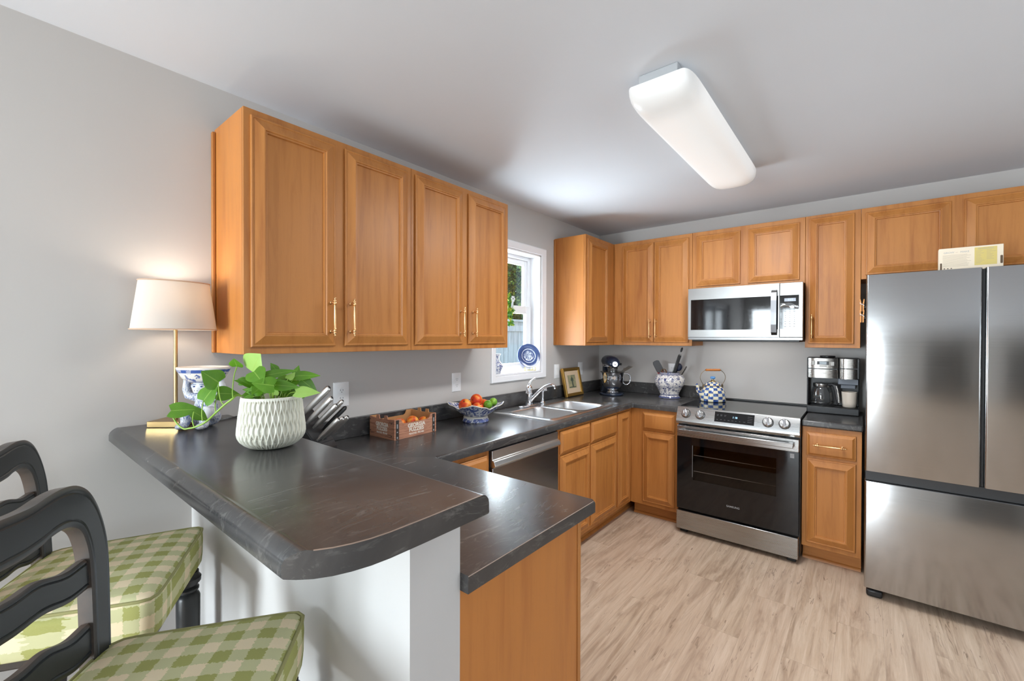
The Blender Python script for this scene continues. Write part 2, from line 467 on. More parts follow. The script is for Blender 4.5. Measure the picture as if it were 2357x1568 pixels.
# sink window
wy0, wy1, wz0, wz1 = W1
win = bpy.data.objects.new('window_1', None); COL.objects.link(win); win.location = (0, -1.31, 1.15); win['kind'] = 'structure'
INV[win.name] = Matrix.Translation((0, 1.31, -1.15))
b = B()
M = frame((0.0, wy0 - 0.052, wz0 - 0.045), (0, 1, 0), (0, 0, 1))
cw, ch = (wy1 - wy0) + 0.104 + 0.006, (wz1 - wz0) + 0.045 + 0.056
rows = []
for t, d in ((0, 0.0), (0, 0.016), (0.006, 0.020), (0.020, 0.018), (0.044, 0.014), (0.050, 0.012), (0.054, 0.006), (0.054, 0.0)):
    rows.append([b.v(M @ Vector(p)) for p in ((t, t * 0.82, d), (cw - t, t * 0.82, d), (cw - t, ch - t, d), (t, ch - t, d))])
for i in range(len(rows) - 1):
    for q in range(4): b.f([rows[i][q], rows[i][(q + 1) % 4], rows[i + 1][(q + 1) % 4], rows[i + 1][q]])
obj('casing', b, TRIMW, win)
b = B()      # jamb lining
b.box(-0.15, 0.0, wy0, wy0 + 0.012, wz0, wz1); b.box(-0.15, 0.0, wy1 - 0.012, wy1, wz0, wz1); b.box(-0.15, 0.0, wy0, wy1, wz1 - 0.012, wz1)
obj('jamb', b, TRIMW, win, bev=0.002)
obj('sill', B().box(-0.15, 0.004, wy0, wy1, wz0, wz0 + 0.016), TRIMW, win, bev=0.004)
def ring(b, x0, x1, y0, y1, z0, z1, t, tb=None):
    tb = t if tb is None else tb
    b.box(x0, x1, y0, y0 + t, z0, z1); b.box(x0, x1, y1 - t, y1, z0, z1)
    b.box(x0, x1, y0 + t, y1 - t, z0, z0 + tb); b.box(x0, x1, y0 + t, y1 - t, z1 - t, z1)
b = B(); ring(b, -0.15, -0.10, wy0 + 0.012, wy1 - 0.012, wz0 + 0.016, wz1 - 0.012, 0.030); obj('outer_frame', b, TRIMW, win, bev=0.003)
b = B(); ring(b, -0.140, -0.112, wy0 + 0.042, wy1 - 0.042, 1.655, wz1 - 0.042, 0.040, 0.03); us = obj('upper_sash', b, TRIMW, win, bev=0.004)
b = B(); ring(b, -0.108, -0.080, wy0 + 0.030, wy1 - 0.030, wz0 + 0.026, 1.690, 0.062, 0.055); ls = obj('lower_sash', b, TRIMW, win, bev=0.004)
obj('pane', B().box(-0.128, -0.124, wy0 + 0.080, wy1 - 0.080, 1.680, wz1 - 0.080), PANE, us, smooth=False)
obj('pane', B().box(-0.096, -0.092, wy0 + 0.090, wy1 - 0.090, wz0 + 0.080, 1.630), PANE, ls, smooth=False)
# windows behind the viewer
def big_window(name, axis, pos, a0, a1, z0, z1, n):
    w = bpy.data.objects.new(name, None); COL.objects.link(w); w['kind'] = 'structure'
    fb = B(); pb = B(); t = 0.06
    def bx(bb, u0, u1, c0, c1, d0=-0.03, d1=0.03):
        if axis == 'x': bb.box(pos + d0, pos + d1, u0, u1, c0, c1)
        else: bb.box(u0, u1, pos + d0, pos + d1, c0, c1)
    bx(fb, a0, a1, z0, z0 + t); bx(fb, a0, a1, z1 - t, z1)
    for i in range(n + 1):
        u = a0 + (a1 - a0 - t) * i / n; bx(fb, u, u + t, z0 + t, z1 - t)
    bx(pb, a0 + t, a1 - t, z0 + t, z1 - t, -0.003, 0.003)
    INV[w.name] = Matrix.Identity(4)
    obj('frame', fb, TRIMW, w, bev=0.004); obj('pane', pb, PANE, w, smooth=False)
big_window('window_2', 'x', -0.08, W2[0], W2[1], W2[2], W2[3], 2)
big_window('window_3', 'y', -7.55, R1[0], R1[1], R1[2], R1[3], 2)
big_window('added_window', 'x', 5.08, S1[0], S1[1], S1[2], S1[3], 3)  # unseen window, added for flatter room light

# ------------------------------------------------------------------ cabinets
DOORP = [(0, 0), (0, 0.0080), (0.003, 0.0110), (0.008, 0.0115), (0.010, 0.0100), (0.042, 0.0235), (0.046, 0.0235), (0.0485, 0.0190), (0.0540, 0.0180), (0.0560, 0.0105), (0.0590, 0.0105)]
DRAWP = [(0, 0), (0, 0.0090), (0.003, 0.0120), (0.007, 0.0125), (0.019, 0.0215), (0.022, 0.0220)]

def handle(parent, c, axis, n, length=0.165):
    """bar pull: c = centre point on the door surface, axis = bar direction, n = outward normal"""
    c = Vector(c); a = Vector(axis).normalized(); n = Vector(n).normalized(); b = B(); st = 0.032
    h = length / 2; pp = h - 0.022
    pr = [(0, -h), (0.0035, -h + 0.001), (0.0045, -h + 0.004), (0.003, -h + 0.007), (0.0032, -h + 0.010), (0.0062, -h + 0.013), (0.0066, -h + 0.017), (0.0048, -h + 0.0185), (0.0066, -h + 0.022),
          (0.0066, -h + 0.027), (0.0045, -h + 0.029), (0.0062, -h + 0.031), (0.0042, -h + 0.036), (0.0052, 0)]
    pr = pr + [(r, -z) for r, z in reversed(pr[:-1])]
    b.lathe(pr, 12, M=along(c + n * st, c + n * st + a, n), cap=False)
    for s in (-1, 1):
        p = c + a * pp * s
        b.lathe([(0.0075, 0), (0.0075, 0.003), (0.0045, 0.006), (0.004, 0.014), (0.0058, 0.018), (0.0058, 0.022), (0.004, 0.026), (0.004, st)], 12, M=along(p, p + n, a))
    return obj('handle', b, BRASS, parent)

def cab_door(root, M, u0, u1, v0, v1, m=None, hnd=None, kind='door'):
    b = B(); T = M @ Matrix.Translation((u0, v0, 0.0004))
    b.rect_loft(T, u1 - u0, v1 - v0, DOORP if kind == 'door' else DRAWP)
    d = obj(kind, b, m or WOOD, root, angle=20)
    if hnd:
        hu, hv, ax = hnd
        n = M.to_3x3() @ Vector((0, 0, 1)); axis = M.to_3x3() @ Vector((0, 1, 0) if ax == 'v' else (1, 0, 0))
        handle(d, M @ Vector((hu, hv, 0.0195)), axis, n, 0.165 if ax == 'v' else 0.17)
    return d

def cabinet(label, M, u0, u1, v0, v1, depth, doors, name='wall_cabinet', toe=False, fr=0.034, extra=None, group=None, cat='cabinet', gap=0.0006, m=None):
    """box with a face frame; M maps (u, v, n) with n=0 the face"""
    base = M @ Vector(((u0 + u1) / 2, v0, -depth / 2))
    root = thing(name, label, cat, base, group=group, world=True)
    z0 = v0 + (0.105 if toe else 0)
    b = B()
    if 'sink base' in label:
        for a0, a1 in ((u0 + gap, u0 + 0.018), (u1 - 0.018, u1 - gap)): b.box(a0, a1, z0, v1, -depth, -0.019, M)
        b.box(u0 + 0.018, u1 - 0.018, z0, z0 + 0.018, -depth, -0.019, M); b.box(u0 + 0.018, u1 - 0.018, z0 + 0.018, v1, -depth, -depth + 0.006, M)
    else: b.box(u0 + gap, u1 - gap, z0, v1, -depth, -0.019, M)
    obj('body', b, m or WOODP, root, bev=0.001)
    b = B(); b.box(u0 + gap, u1 - gap, z0, v1, -0.0185, 0, M); obj('face_frame', b, WOOD, root, bev=0.0015)
    if toe:
        b = B(); b.box(u0 + gap, u1 - gap, 0.0005, z0, -depth, -0.075, M); obj('toe_kick', b, WOODX, root)
        b = B(); q = [(0, 0), (0.014, 0), (0.0125, 0.006), (0.009, 0.012), (0.004, 0.017), (0, 0.018)]
        MM = M @ Matrix(((0, 0, 1, u0 + gap), (0, 1, 0, 0.0005), (1, 0, 0, -0.075), (0, 0, 0, 1)))
        b.prism(q, 0, u1 - u0 - 2 * gap, MM); obj('shoe_moulding', b, WOODX, root)
    for d in doors: cab_door(root, M, *d)
    return root

FA, FB = 0.3065, 0.3065
MA = frame((FA, 0, 0), (0, 1, 0), (0, 0, 1)); MB_ = frame((0, -FB, 0), (1, 0, 0), (0, 0, 1))
ZB, ZT = 1.370, 2.283
# left run: two units of two doors
ca = cabinet('maple wall cabinet with two gold handles above the plant, next to the table lamp', MA, -3.340, -2.580, ZB, ZT, 0.304,
        [(-3.317, -2.986, 1.397, 2.258, None, (-3.012, 1.520, 'v')), (-2.943, -2.604, 1.397, 2.258, None, (-2.922, 1.520, 'v'))], group='maple wall cabinets')
cb_ = cabinet('maple wall cabinet with two gold handles and two doors, right beside the window', MA, -2.580, -1.818, ZB, ZT, 0.304,
        [(-2.560, -2.224, 1.397, 2.258, None, (-2.252, 1.520, 'v')), (-2.182, -1.846, 1.397, 2.258, None, (-2.154, 1.520, 'v'))], group='maple wall cabinets')
b = B(); b.box(0.0005, 0.020, -3.352, -3.3405, ZB, 2.270); obj('scribe_moulding', b, WOOD, ca, bev=0.003)
cc = cabinet('narrow maple wall cabinet between the window and the room corner, without a handle', MA, -0.821, -0.0012, ZB, ZT, 0.304,
        [(-0.800, -0.440, 1.397, 2.250, None, None)], group='maple wall cabinets')
b = B(); b.box(0.0005, 0.018, -0.832, -0.8215, ZB, 2.275); obj('scribe_moulding', b, WOOD, cc, bev=0.003)
# back run
cabinet('maple wall cabinet with a pair of doors and gold handles above the ginger jar', MB_, FA + 0.001, 0.995, ZB, ZT, 0.304,
        [(0.392, 0.677, 1.397, 2.250, None, (0.655, 1.513, 'v')), (0.683, 0.968, 1.397, 2.250, None, (0.706, 1.513, 'v'))], group='maple wall cabinets')
cabinet('short maple cabinet with two small doors right above the microwave', MB_, 0.9955, 1.7545, 1.822, ZT, 0.304,
        [(1.024, 1.345, 1.846, 2.250), (1.398, 1.722, 1.846, 2.250)], group='maple wall cabinets')
cabinet('tall narrow maple wall cabinet with one gold handle above the coffee maker', MB_, 1.755, 2.058, ZB, ZT, 0.304,
        [(1.775, 2.025, 1.397, 2.262, None, (1.797, 1.516, 'v'))], group='maple wall cabinets')
cabinet('wide short maple cabinet with two doors over the fridge', MB_, 2.0585, 2.985, 1.822, ZT, 0.304,
        [(2.080, 2.475, 1.848, 2.252), (2.528, 2.955, 1.848, 2.252)], group='maple wall cabinets')
# base cabinets
BH = 0.873
ML = frame((0.610, 0, 0), (0, 1, 0), (0, 0, 1)); MBB = frame((0, -0.610, 0), (1, 0, 0), (0, 0, 1))
cabinet('maple drawer base cabinet just to the left of the dishwasher, mostly hidden by the peninsula', ML, -2.697, -2.330, 0, BH, 0.585,
        [(-2.64, -2.352, 0.705, 0.845, None, None, 'drawer'), (-2.64, -2.352, 0.135, 0.690)], 'base_cabinet', True, group='maple base cabinets')
cabinet('maple sink base cabinet with two doors below two blank drawer fronts, beside the dishwasher', ML, -1.700, -0.882, 0, BH, 0.585,
        [(-1.682, -1.312, 0.708, 0.852, None, None, 'drawer'), (-1.290, -0.898, 0.708, 0.852, None, None, 'drawer'), (-1.682, -1.312, 0.135, 0.695), (-1.290, -0.898, 0.135, 0.695)],
        'base_cabinet', True, group='maple base cabinets', m=None)
cabinet('slim maple corner base cabinet with one full-height door, next to the sink cabinet', ML, -0.881, -0.0012, 0, BH, 0.585,
        [(-0.868, -0.662, 0.135, 0.852)], 'base_cabinet', True, group='maple base cabinets')
cabinet('maple base cabinet with drawer and door, standing between the room corner and the range', MBB, 0.611, 0.997, 0, BH, 0.585,
        [(0.712, 0.965, 0.708, 0.845, None, None, 'drawer'), (0.712, 0.965, 0.135, 0.695)], 'base_cabinet', True, group='maple base cabinets')
cabinet('maple base cabinet with a gold handle on its drawer, standing between range and fridge', MBB, 1.771, 2.072, 0, BH, 0.585,
        [(1.795, 2.045, 0.690, 0.840, None, (1.916, 0.765, 'h'), 'drawer'), (1.795, 2.045, 0.135, 0.672)], 'base_cabinet', True, group='maple base cabinets')
MP = frame((0, -2.745, 0), (-1, 0, 0), (0, 0, 1))
pc = cabinet('maple peninsula cabinet with a plain veneered end panel under the lower counter', MP, -1.366, -0.637, 0, BH, 0.536,
        [(-1.34, -1.01, 0.708, 0.845, None, None, 'drawer'), (-1.34, -1.01, 0.135, 0.695), (-0.99, -0.665, 0.708, 0.845, None, None, 'drawer'), (-0.99, -0.665, 0.135, 0.695)],
        'base_cabinet', False, group='maple base cabinets')
b = B(); b.box(1.366, 1.378, -3.2825, -2.764, 0.0005, BH); obj('end_panel', b, WOODP, pc, bev=0.001)
b = B(); b.box(1.366, 1.381, -2.7635, -2.745, 0.0005, BH); obj('corner_strip', b, WOOD, pc, bev=0.002)

# ------------------------------------------------------------------ countertops
def poly_slab(b, outer, holes, z0, z1):
    bm = b.bm; edges = []
    for loop in [outer] + holes:
        vs_ = [bm.verts.new((x, y, z0)) for x, y in loop]
        for i in range(len(vs_)): edges.append(bm.edges.new((vs_[i], vs_[(i + 1) % len(vs_)])))
    r = bmesh.ops.triangle_fill(bm, use_beauty=True, use_dissolve=False, edges=edges)
    fs = [g for g in r['geom'] if isinstance(g, bmesh.types.BMFace)]
    e = bmesh.ops.extrude_face_region(bm, geom=fs)
    bmesh.ops.translate(bm, verts=[g for g in e['geom'] if isinstance(g, bmesh.types.BMVert)], vec=(0, 0, z1 - z0))
ZC = 0.914
def roll(b, test, z, r):
    """rounds the chosen top edges, as on a post-formed laminate front"""
    b.bm.normal_update()
    es = [e for e in b.bm.edges if abs(e.verts[0].co.z - z) < 1e-5 and abs(e.verts[1].co.z - z) < 1e-5 and len(e.link_faces) == 2 and e.link_faces[0].normal.dot(e.link_faces[1].normal) < 0.5
          and test(e.verts[0].co, e.verts[1].co) and test(e.verts[1].co, e.verts[0].co)]
    bmesh.ops.bevel(b.bm, geom=es, offset=r, segments=5, profile=0.5, affect='EDGES', clamp_overlap=False)
SK = (0.075, 0.575, -1.705, -0.865)       # sink rim x0 x1 y0 y1
ct = thing('countertop', 'long dark slate laminate counter running from the peninsula past the sink to the range', 'countertop', (0.3, -1.6, 0.873), world=True)
b = B()
outer = [(0.0005, -3.2825), (1.410, -3.2825), (1.410, -2.705), (1.400, -2.695), (0.640, -2.695), (0.636, -2.690), (0.636, -0.640), (0.640, -0.636), (0.9975, -0.636), (0.9975, -0.0005), (0.0005, -0.0005)]
hole = [(SK[0] + 0.02, SK[2] + 0.02), (SK[1] - 0.02, SK[2] + 0.02), (SK[1] - 0.02, SK[3] - 0.02), (SK[0] + 0.02, SK[3] - 0.02)]
poly_slab(b, outer, [hole], 0.8735, ZC)
roll(b, lambda p, q: (p.x < 0.65 and p.y > -2.71 and not (p.x < 0.55)) or (p.y > -0.65 and p.y < -0.63 and p.x > 0.6) or (-2.71 < p.y < -2.69), ZC, 0.014)
obj('top', b, COUNTER, ct, bev=0.0015, seg=2)
b = B(); b.tube([(1.4104, -3.282, ZC - 0.0012), (1.4104, -2.72, ZC - 0.0012)], 0.0011, 6); obj('edge_band', b, EDGEL, ct)
b = B(); b.box(0.0005, 0.020, -3.282, -0.0005, ZC + 0.0002, 1.016); b.box(0.020, 0.9975, -0.020, -0.0005, ZC + 0.0002, 1.016)
obj('backsplash', b, COUNTER, ct, bev=0.003)
c2 = B(); c2.box(1.770, 2.078, -0.636, -0.0005, 0.8735, ZC)
tag(obj('countertop', c2, COUNTER, bev=0.010, seg=4), 'short dark slate counter between range and fridge, under the coffee maker', 'countertop')
# raised bar top
ZR = 1.108
bt = thing('bar_countertop', 'raised dark slate bar top with a curved end, carrying lamp and plant', 'countertop', (0.7, -3.46, 1.063), world=True)
b = B()
endc = [(1.386, -3.664), (1.405, -3.650), (1.423, -3.632), (1.438, -3.609), (1.449, -3.583), (1.457, -3.553), (1.461, -3.520), (1.463, -3.445), (1.464, -3.275)]
sec = [(-3.277, 1.0635), (-3.275, 1.0655), (-3.275, ZR - 0.022), (-3.277, ZR - 0.013), (-3.282, ZR - 0.006), (-3.289, ZR - 0.0015), (-3.296, ZR), (-3.634, ZR), (-3.638, ZR + 0.0008), (-3.642, ZR + 0.0006), (-3.648, ZR - 0.002), (-3.655, ZR - 0.007), (-3.661, ZR - 0.014), (-3.664, ZR - 0.023), (-3.664, 1.0655), (-3.662, 1.0635)]
b = B(); b.prism(sec, 0.0006, 1.60, Matrix(((0, 0, 1, 0), (1, 0, 0, 0), (0, 1, 0, 0), (0, 0, 0, 1))))
for (xa, ya), (xb, yb) in zip(endc, endc[1:]):          # cut the rolled slab along the curved end
    r = bmesh.ops.bisect_plane(b.bm, geom=b.bm.verts[:] + b.bm.edges[:] + b.bm.faces[:], plane_co=(xa, ya, 0), plane_no=(yb - ya, xa - xb, 0), clear_outer=True)
    bmesh.ops.contextual_create(b.bm, geom=[e for e in r['geom_cut'] if isinstance(e, bmesh.types.BMEdge)])
obj('top', b, COUNTER, bt, bev=0.0, angle=35)
b = B(); b.tube([(x + 0.0002, y, ZR + 0.0002) for x, y in endc[2:-1]] + [(1.4640, -3.297, ZR + 0.0002)], 0.0011, 6); obj('edge_band', b, EDGEL, bt)

# ------------------------------------------------------------------ sink, faucet, sprayer
sk = thing('kitchen_sink', 'stainless steel double bowl sink set into the counter below the window', 'sink', (0.32, -1.285, ZC), world=True)
b = B(); bm = b.bm
def basin_loop(x0, x1, y0, y1, r, z): return [(p[0], p[1], z) for p in rrect(x0, x1, y0, y1, r, 6)]
BAS = [(0.175, 0.545, -1.665, -1.300), (0.175, 0.545, -1.265, -0.905)]
edges = []; loops = []
o_ = [bm.verts.new((x, y, ZC + 0.005)) for x, y in rrect(SK[0], SK[1], SK[2], SK[3], 0.03, 5)]
for bx in BAS: loops.append([bm.verts.new(p) for p in basin_loop(*bx, 0.075, ZC + 0.005)])
for lp in [o_] + loops:
    for i in range(len(lp)): edges.append(bm.edges.new((lp[i], lp[(i + 1) % len(lp)])))
bmesh.ops.triangle_fill(bm, use_beauty=True, edges=edges)
lo = [bm.verts.new((v.co.x + (0.004 if v.co.x > 0.3 else -0.004), v.co.y + (0.004 if v.co.y > -1.28 else -0.004), ZC + 0.0006)) for v in o_]
for i in range(len(o_)): b.f([o_[i], o_[(i + 1) % len(o_)], lo[(i + 1) % len(o_)], lo[i]])
obj('rim', b, SINKST, sk, angle=60)
for bx, lpx in zip(BAS, (0, 1)):
    b = B(); prev = None
    for ins, z in ((-0.006, ZC + 0.0062), (0, ZC + 0.006), (0.006, ZC - 0.004), (0.012, ZC - 0.11), (0.022, ZC - 0.145), (0.05, ZC - 0.160), (0.11, ZC - 0.163)):
        cur = [b.v(p) for p in basin_loop(bx[0] + ins, bx[1] - ins, bx[2] + ins, bx[3] - ins, max(0.075 - ins * 0.4, 0.03), z)]
        if prev:
            for i in range(len(cur)): b.f([prev[i], prev[(i + 1) % len(cur)], cur[(i + 1) % len(cur)], cur[i]])
        prev = cur
    b.f(prev)
    bs = obj('basin', b, SINKST, sk, angle=60)
    cx, cy = (bx[0] + bx[1]) / 2, (bx[2] + bx[3]) / 2
    d = B(); d.lathe([(0.042, 0), (0.042, 0.003), (0.034, 0.003), (0.03, -0.001), (0.0, -0.001)], 24, (cx, cy, ZC - 0.162)); obj('drain', d, CHROME, bs)

fa = thing('faucet', 'single lever chrome faucet at the back of the sink under the window', 'faucet', (0.125, -1.345, ZC + 0.005))
b = B(); b.prism([(x * 0.030, y) for x, y in [(p[0], p[1] * 0.105 + (0.02 if p[1] > 0 else -0.02)) for p in circle(28)]], 0.0004, 0.014); obj('base_plate', b, CHROME, fa, bev=0.004)
b = B(); b.lathe([(0.028, 0.014), (0.026, 0.02), (0.024, 0.03), (0.024, 0.09), (0.027, 0.094), (0.027, 0.100), (0.024, 0.104), (0.024, 0.135), (0.020, 0.150), (0.010, 0.158), (0, 0.160)], 24); obj('body', b, CHROME, fa)
b = B(); sp = [(0.005, 0.006, 0.040), (0.035, 0.018, 0.075), (0.075, 0.032, 0.118), (0.115, 0.044, 0.150), (0.150, 0.053, 0.166), (0.172, 0.058, 0.166), (0.184, 0.061, 0.158), (0.187, 0.062, 0.138)]
b.tube(sp, [0.015, 0.014, 0.013, 0.012, 0.0115, 0.012, 0.012, 0.011], 14); obj('spout', b, CHROME, fa, angle=60)
b = B(); b.tube([(-0.004, 0, 0.145), (0.002, 0.004, 0.172), (0.010, 0.012, 0.190), (0.024, 0.026, 0.204), (0.034, 0.036, 0.210)], [0.015, 0.009, 0.007, 0.006, 0.008], 12, flat=0.8); obj('lever', b, CHROME, fa, angle=60)
sy = thing('side_sprayer', 'small chrome side sprayer standing to the right of the faucet', 'sprayer', (0.118, -1.160, ZC + 0.0055))
b = B(); b.lathe([(0.022, 0), (0.022, 0.006), (0.016, 0.012), (0.013, 0.02), (0.011, 0.05), (0.013, 0.075), (0.012, 0.095), (0.014, 0.105), (0.0, 0.112)], 18); obj('body', b, CHROME, sy)
b = B(); b.cyl((-0.006, -0.004, 0.100), (0.030, 0.018, 0.112), 0.011, 0.015, 16); obj('spray_head', b, CHROME, sy)

# ------------------------------------------------------------------ dishwasher
dw = thing('dishwasher', 'stainless dishwasher with dark lower door built in under the counter', 'dishwasher', (0.31, -2.013, 0), world=True)
y0, y1 = -2.327, -1.702
obj('body', B().box(0.03, 0.600, y0, y1, 0.1, 0.868), BLACKP, dw, smooth=False)
obj('door', B().box(0.6005, 0.622, y0 + 0.012, y1 - 0.004, 0.12, 0.770), STEELD, dw, bev=0.003)
b = B(); b.prism([(0.600, 0.772), (0.628, 0.772), (0.640, 0.782), (0.632, 0.806), (0.618, 0.812), (0.618, 0.858), (0.600, 0.858)], y0 + 0.012, y1 - 0.004, Matrix(((1, 0, 0, 0), (0, 0, 1, 0), (0, 1, 0, 0), (0, 0, 0, 1))))
obj('handle_panel', b, DWST, dw, bev=0.002)
obj('toe_panel', B().box(0.05, 0.54, y0, y1, 0.0005, 0.1), BLACKP, dw, smooth=False)

# ------------------------------------------------------------------ range
rg = thing('range', 'stainless slide-in electric range with black glass oven door and four knobs', 'oven', (1.384, -0.34, 0), world=True)
rx0, rx1 = 1.0005, 1.7675
obj('body', B().box(rx0, rx1, -0.640, -0.012, 0.035, 0.912), DARKM, rg, bev=0.002)
obj('cooktop', B().box(rx0 - 0.0, rx1, -0.655, -0.008, 0.9145, 0.9255), BLACKG, rg, bev=0.002)
obj('rear_trim', B().box(rx0, rx1, -0.040, -0.006, 0.926, 0.936), DARKM, rg, bev=0.002)
b = B(); YZ = Matrix(((0, 0, 1, 0), (1, 0, 0, 0), (0, 1, 0, 0), (0, 0, 0, 1)))
b.prism([(-0.640, 0.9140), (-0.640, 0.9262), (-0.662, 0.9262), (-0.698, 0.838), (-0.700, 0.822), (-0.690, 0.806), (-0.640, 0.806)], rx0, rx1, YZ)
cp = obj('control_panel', b, STEEL, rg, bev=0.002)
PN = frame((rx0, -0.698, 0.838), (1, 0, 0), Vector((0, 0.036, 0.0882)))     # sloping face: u along x, v up the slope
for kx in (1.066, 1.165, 1.590, 1.683):
    K = PN @ Matrix.Translation((kx - rx0, 0.046, 0))
    b = B(); b.lathe([(0.030, 0.0004), (0.030, 0.004), (0.027, 0.007), (0.0265, 0.020), (0.025, 0.023), (0.0, 0.0235)], 32, M=K)
    kb = obj('knob', b, STEEL, cp)
    b = B(); b.box(-0.009, 0.009, -0.0275, 0.0275, 0.0225, 0.036, K @ Matrix.Rotation(0.12, 4, 'Z')); obj('grip', b, CHROME, kb, bev=0.004)
    b = B(); b.lathe([(0.0335, 0.0002), (0.0335, 0.0025), (0.0305, 0.0025)], 32, M=K, cap=False); obj('knob_ring', b, DARKM, kb)
b = B(); b.box(1.262 - rx0, 1.510 - rx0, 0.012, 0.084, 0.0002, 0.0012, PN); dp = obj('display_panel', b, BLACKG, cp)
text('clock_digits', '1 10', 0.017, PN @ Matrix.Translation((1.392 - rx0, 0.052, 0.0014)), BLUELED, dp, 0.0003)
b = B()
rr = random.Random(3)
for i in range(3): b.box(1.275 - rx0 + i * 0.024, 1.288 - rx0 + i * 0.024, 0.062 + 0 * i, 0.0635, 0.0013, 0.0015, PN); b.box(1.276 - rx0 + i * 0.024, 1.286 - rx0 + i * 0.024, 0.055, 0.0565, 0.0013, 0.0015, PN)
obj('button_print', b, DIMPRINT, dp, smooth=False); b = B()
for i in range(8): b.box(1.276 - rx0 + i * 0.024, 1.276 - rx0 + i * 0.024 + 0.006 + 0.009 * rr.random(), 0.028, 0.0297, 0.0013, 0.0015, PN)
obj('label_print', b, DIMPRINT, dp, smooth=False); b = B()
for i in range(4): b.box(1.47 - rx0, 1.498 - rx0, 0.030 + i * 0.012, 0.0312 + i * 0.012, 0.0013, 0.0015, PN)
obj('keypad_print', b, DIMPRINT, dp, smooth=False)
# oven door with a window and racks behind it
dr = thing_door = None
b = B(); dx0, dx1 = rx0 + 0.006, rx1 - 0.006
od0, od1, of = -0.690, -0.6425, -0.690
wx0, wx1, wz0_, wz1_ = 1.120, 1.640, 0.405, 0.655
b.box(dx0, wx0, of, od1, 0.182, 0.712); b.box(wx1, dx1, of, od1, 0.182, 0.712); b.box(wx0, wx1, of, od1, 0.182, wz0_); b.box(wx0, wx1, of, od1, wz1_, 0.712)
door = obj('oven_door', b, BLACKG, rg, smooth=False)
obj('door_trim', B().box(dx0, dx1, -0.692, od1, 0.7125, 0.792), STEEL, door, bev=0.002)
b = B(); b.box(dx0 + 0.025, dx1 - 0.025, -0.742, -0.722, 0.742, 0.774); b.box(dx0 + 0.025, dx0 + 0.055, -0.722, -0.692, 0.746, 0.770); b.box(dx1 - 0.055, dx1 - 0.025, -0.722, -0.692, 0.746, 0.770)
obj('door_handle', b, STEEL, door, bev=0.004)
obj('window_glass', B().box(wx0, wx1, of + 0.001, of + 0.005, wz0_, wz1_), OVENGL, door, smooth=False)
obj('window_rim', B().box(wx0 - 0.006, wx0 - 0.002, of - 0.0008, of, wz0_ + 0.02, wz1_), DIMPRINT, door, smooth=False)
for i in range(10): obj('vent_slot', B().box(dx0 + 0.06 + i * 0.066, dx0 + 0.088 + i * 0.066, -0.690, -0.665, 0.7925, 0.7955), BLACKP, door, smooth=False)
for z in (0.470, 0.585):
    b = B(); b.cyl((wx0 + 0.003, -0.684, z), (wx1 - 0.003, -0.682, z), 0.0028, n=8)
    obj('oven_rack', b, WHITEP, door, label='thin steel rack rail behind the oven glass')
text('brand_lettering', 'SAMSUNG', 0.018, frame((1.385, of - 0.0004, 0.272), (1, 0, 0), (0, 0, 1)), GREYPRINT, door, 0.0003)
b = B(); b.box(1.715, 1.738, of - 0.0006, of, 0.672, 0.700); obj('sticker', b, GREYPRINT, door, smooth=False)
obj('storage_drawer', B().box(dx0, dx1, -0.700, -0.6405, 0.034, 0.168), STEEL, rg, bev=0.003)
b = B(); b.box(rx0 + 0.02, rx0 + 0.07, -0.66, -0.60, 0.0005, 0.034); obj('foot', b, BLACKP, rg, bev=0.003)
b = B(); b.box(rx1 - 0.07, rx1 - 0.02, -0.66, -0.60, 0.0005, 0.034); obj('foot', b, BLACKP, rg, bev=0.003)
for xx in (rx0 + 0.02, rx1 - 0.07):
    b = B(); b.box(xx, xx + 0.05, -0.09, -0.04, 0.0005, 0.034); obj('foot', b, BLACKP, rg, bev=0.003)

# ------------------------------------------------------------------ microwave
mw = thing('microwave', 'stainless over-the-range microwave with dark glass door', 'microwave', (1.375, -0.2, 1.41), world=True)
mx0, mx1, mz0, mz1, mf = 0.9975, 1.753, 1.412, 1.8195, -0.420
obj('body', B().box(mx0 + 0.002, mx1 - 0.002, -0.395, -0.002, mz0 + 0.010, mz1), DARKM, mw, bev=0.002)
b = B()
gx0, gx1, gz0, gz1 = 1.018, 1.612, 1.497, 1.732
b.box(mx0, gx0, mf, -0.3955, mz0 + 0.03, mz1); b.box(gx0, 1.6145, mf, -0.3955, gz1, mz1); b.box(gx0, 1.6145, mf, -0.3955, mz0 + 0.03, gz0); b.box(1.608, 1.6145, mf, -0.3955, gz0, gz1)
md = obj('door', b, STEELM, mw, bev=0.0)
obj('door_glass', B().box(gx0, 1.608, mf + 0.001, -0.3955, gz0, gz1), BLACKG, md, smooth=False)
b = B(); pts = [(1.585, mf - 0.006, 1.456), (1.585, mf - 0.030, 1.475), (1.585, mf - 0.038, 1.53), (1.585, mf - 0.040, 1.615), (1.585, mf - 0.038, 1.70), (1.585, mf - 0.030, 1.755), (1.585, mf - 0.006, 1.774)]
for i in range(len(pts) - 1):
    (x, ya, za), (_, yb, zb) = pts[i], pts[i + 1]
    q = [b.v(p) for p in ((x - 0.017, ya, za), (x + 0.017, ya, za), (x + 0.017, yb, zb), (x - 0.017, yb, zb), (x - 0.017, ya + 0.010, za), (x + 0.017, ya + 0.010, za), (x + 0.017, yb + 0.010, zb), (x - 0.017, yb + 0.010, zb))]
    for a in ((0, 1, 2, 3), (7, 6, 5, 4), (0, 4, 5, 1), (2, 6, 7, 3), (1, 5, 6, 2), (0, 3, 7, 4)): b.f([q[i2] for i2 in a])
bmesh.ops.remove_doubles(b.bm, verts=b.bm.verts, dist=0.0001)
obj('door_handle', b, mk_steel('dark_handle_steel', (0.16, 0.16, 0.165, 1), 0.34, 'z'), md, angle=50)
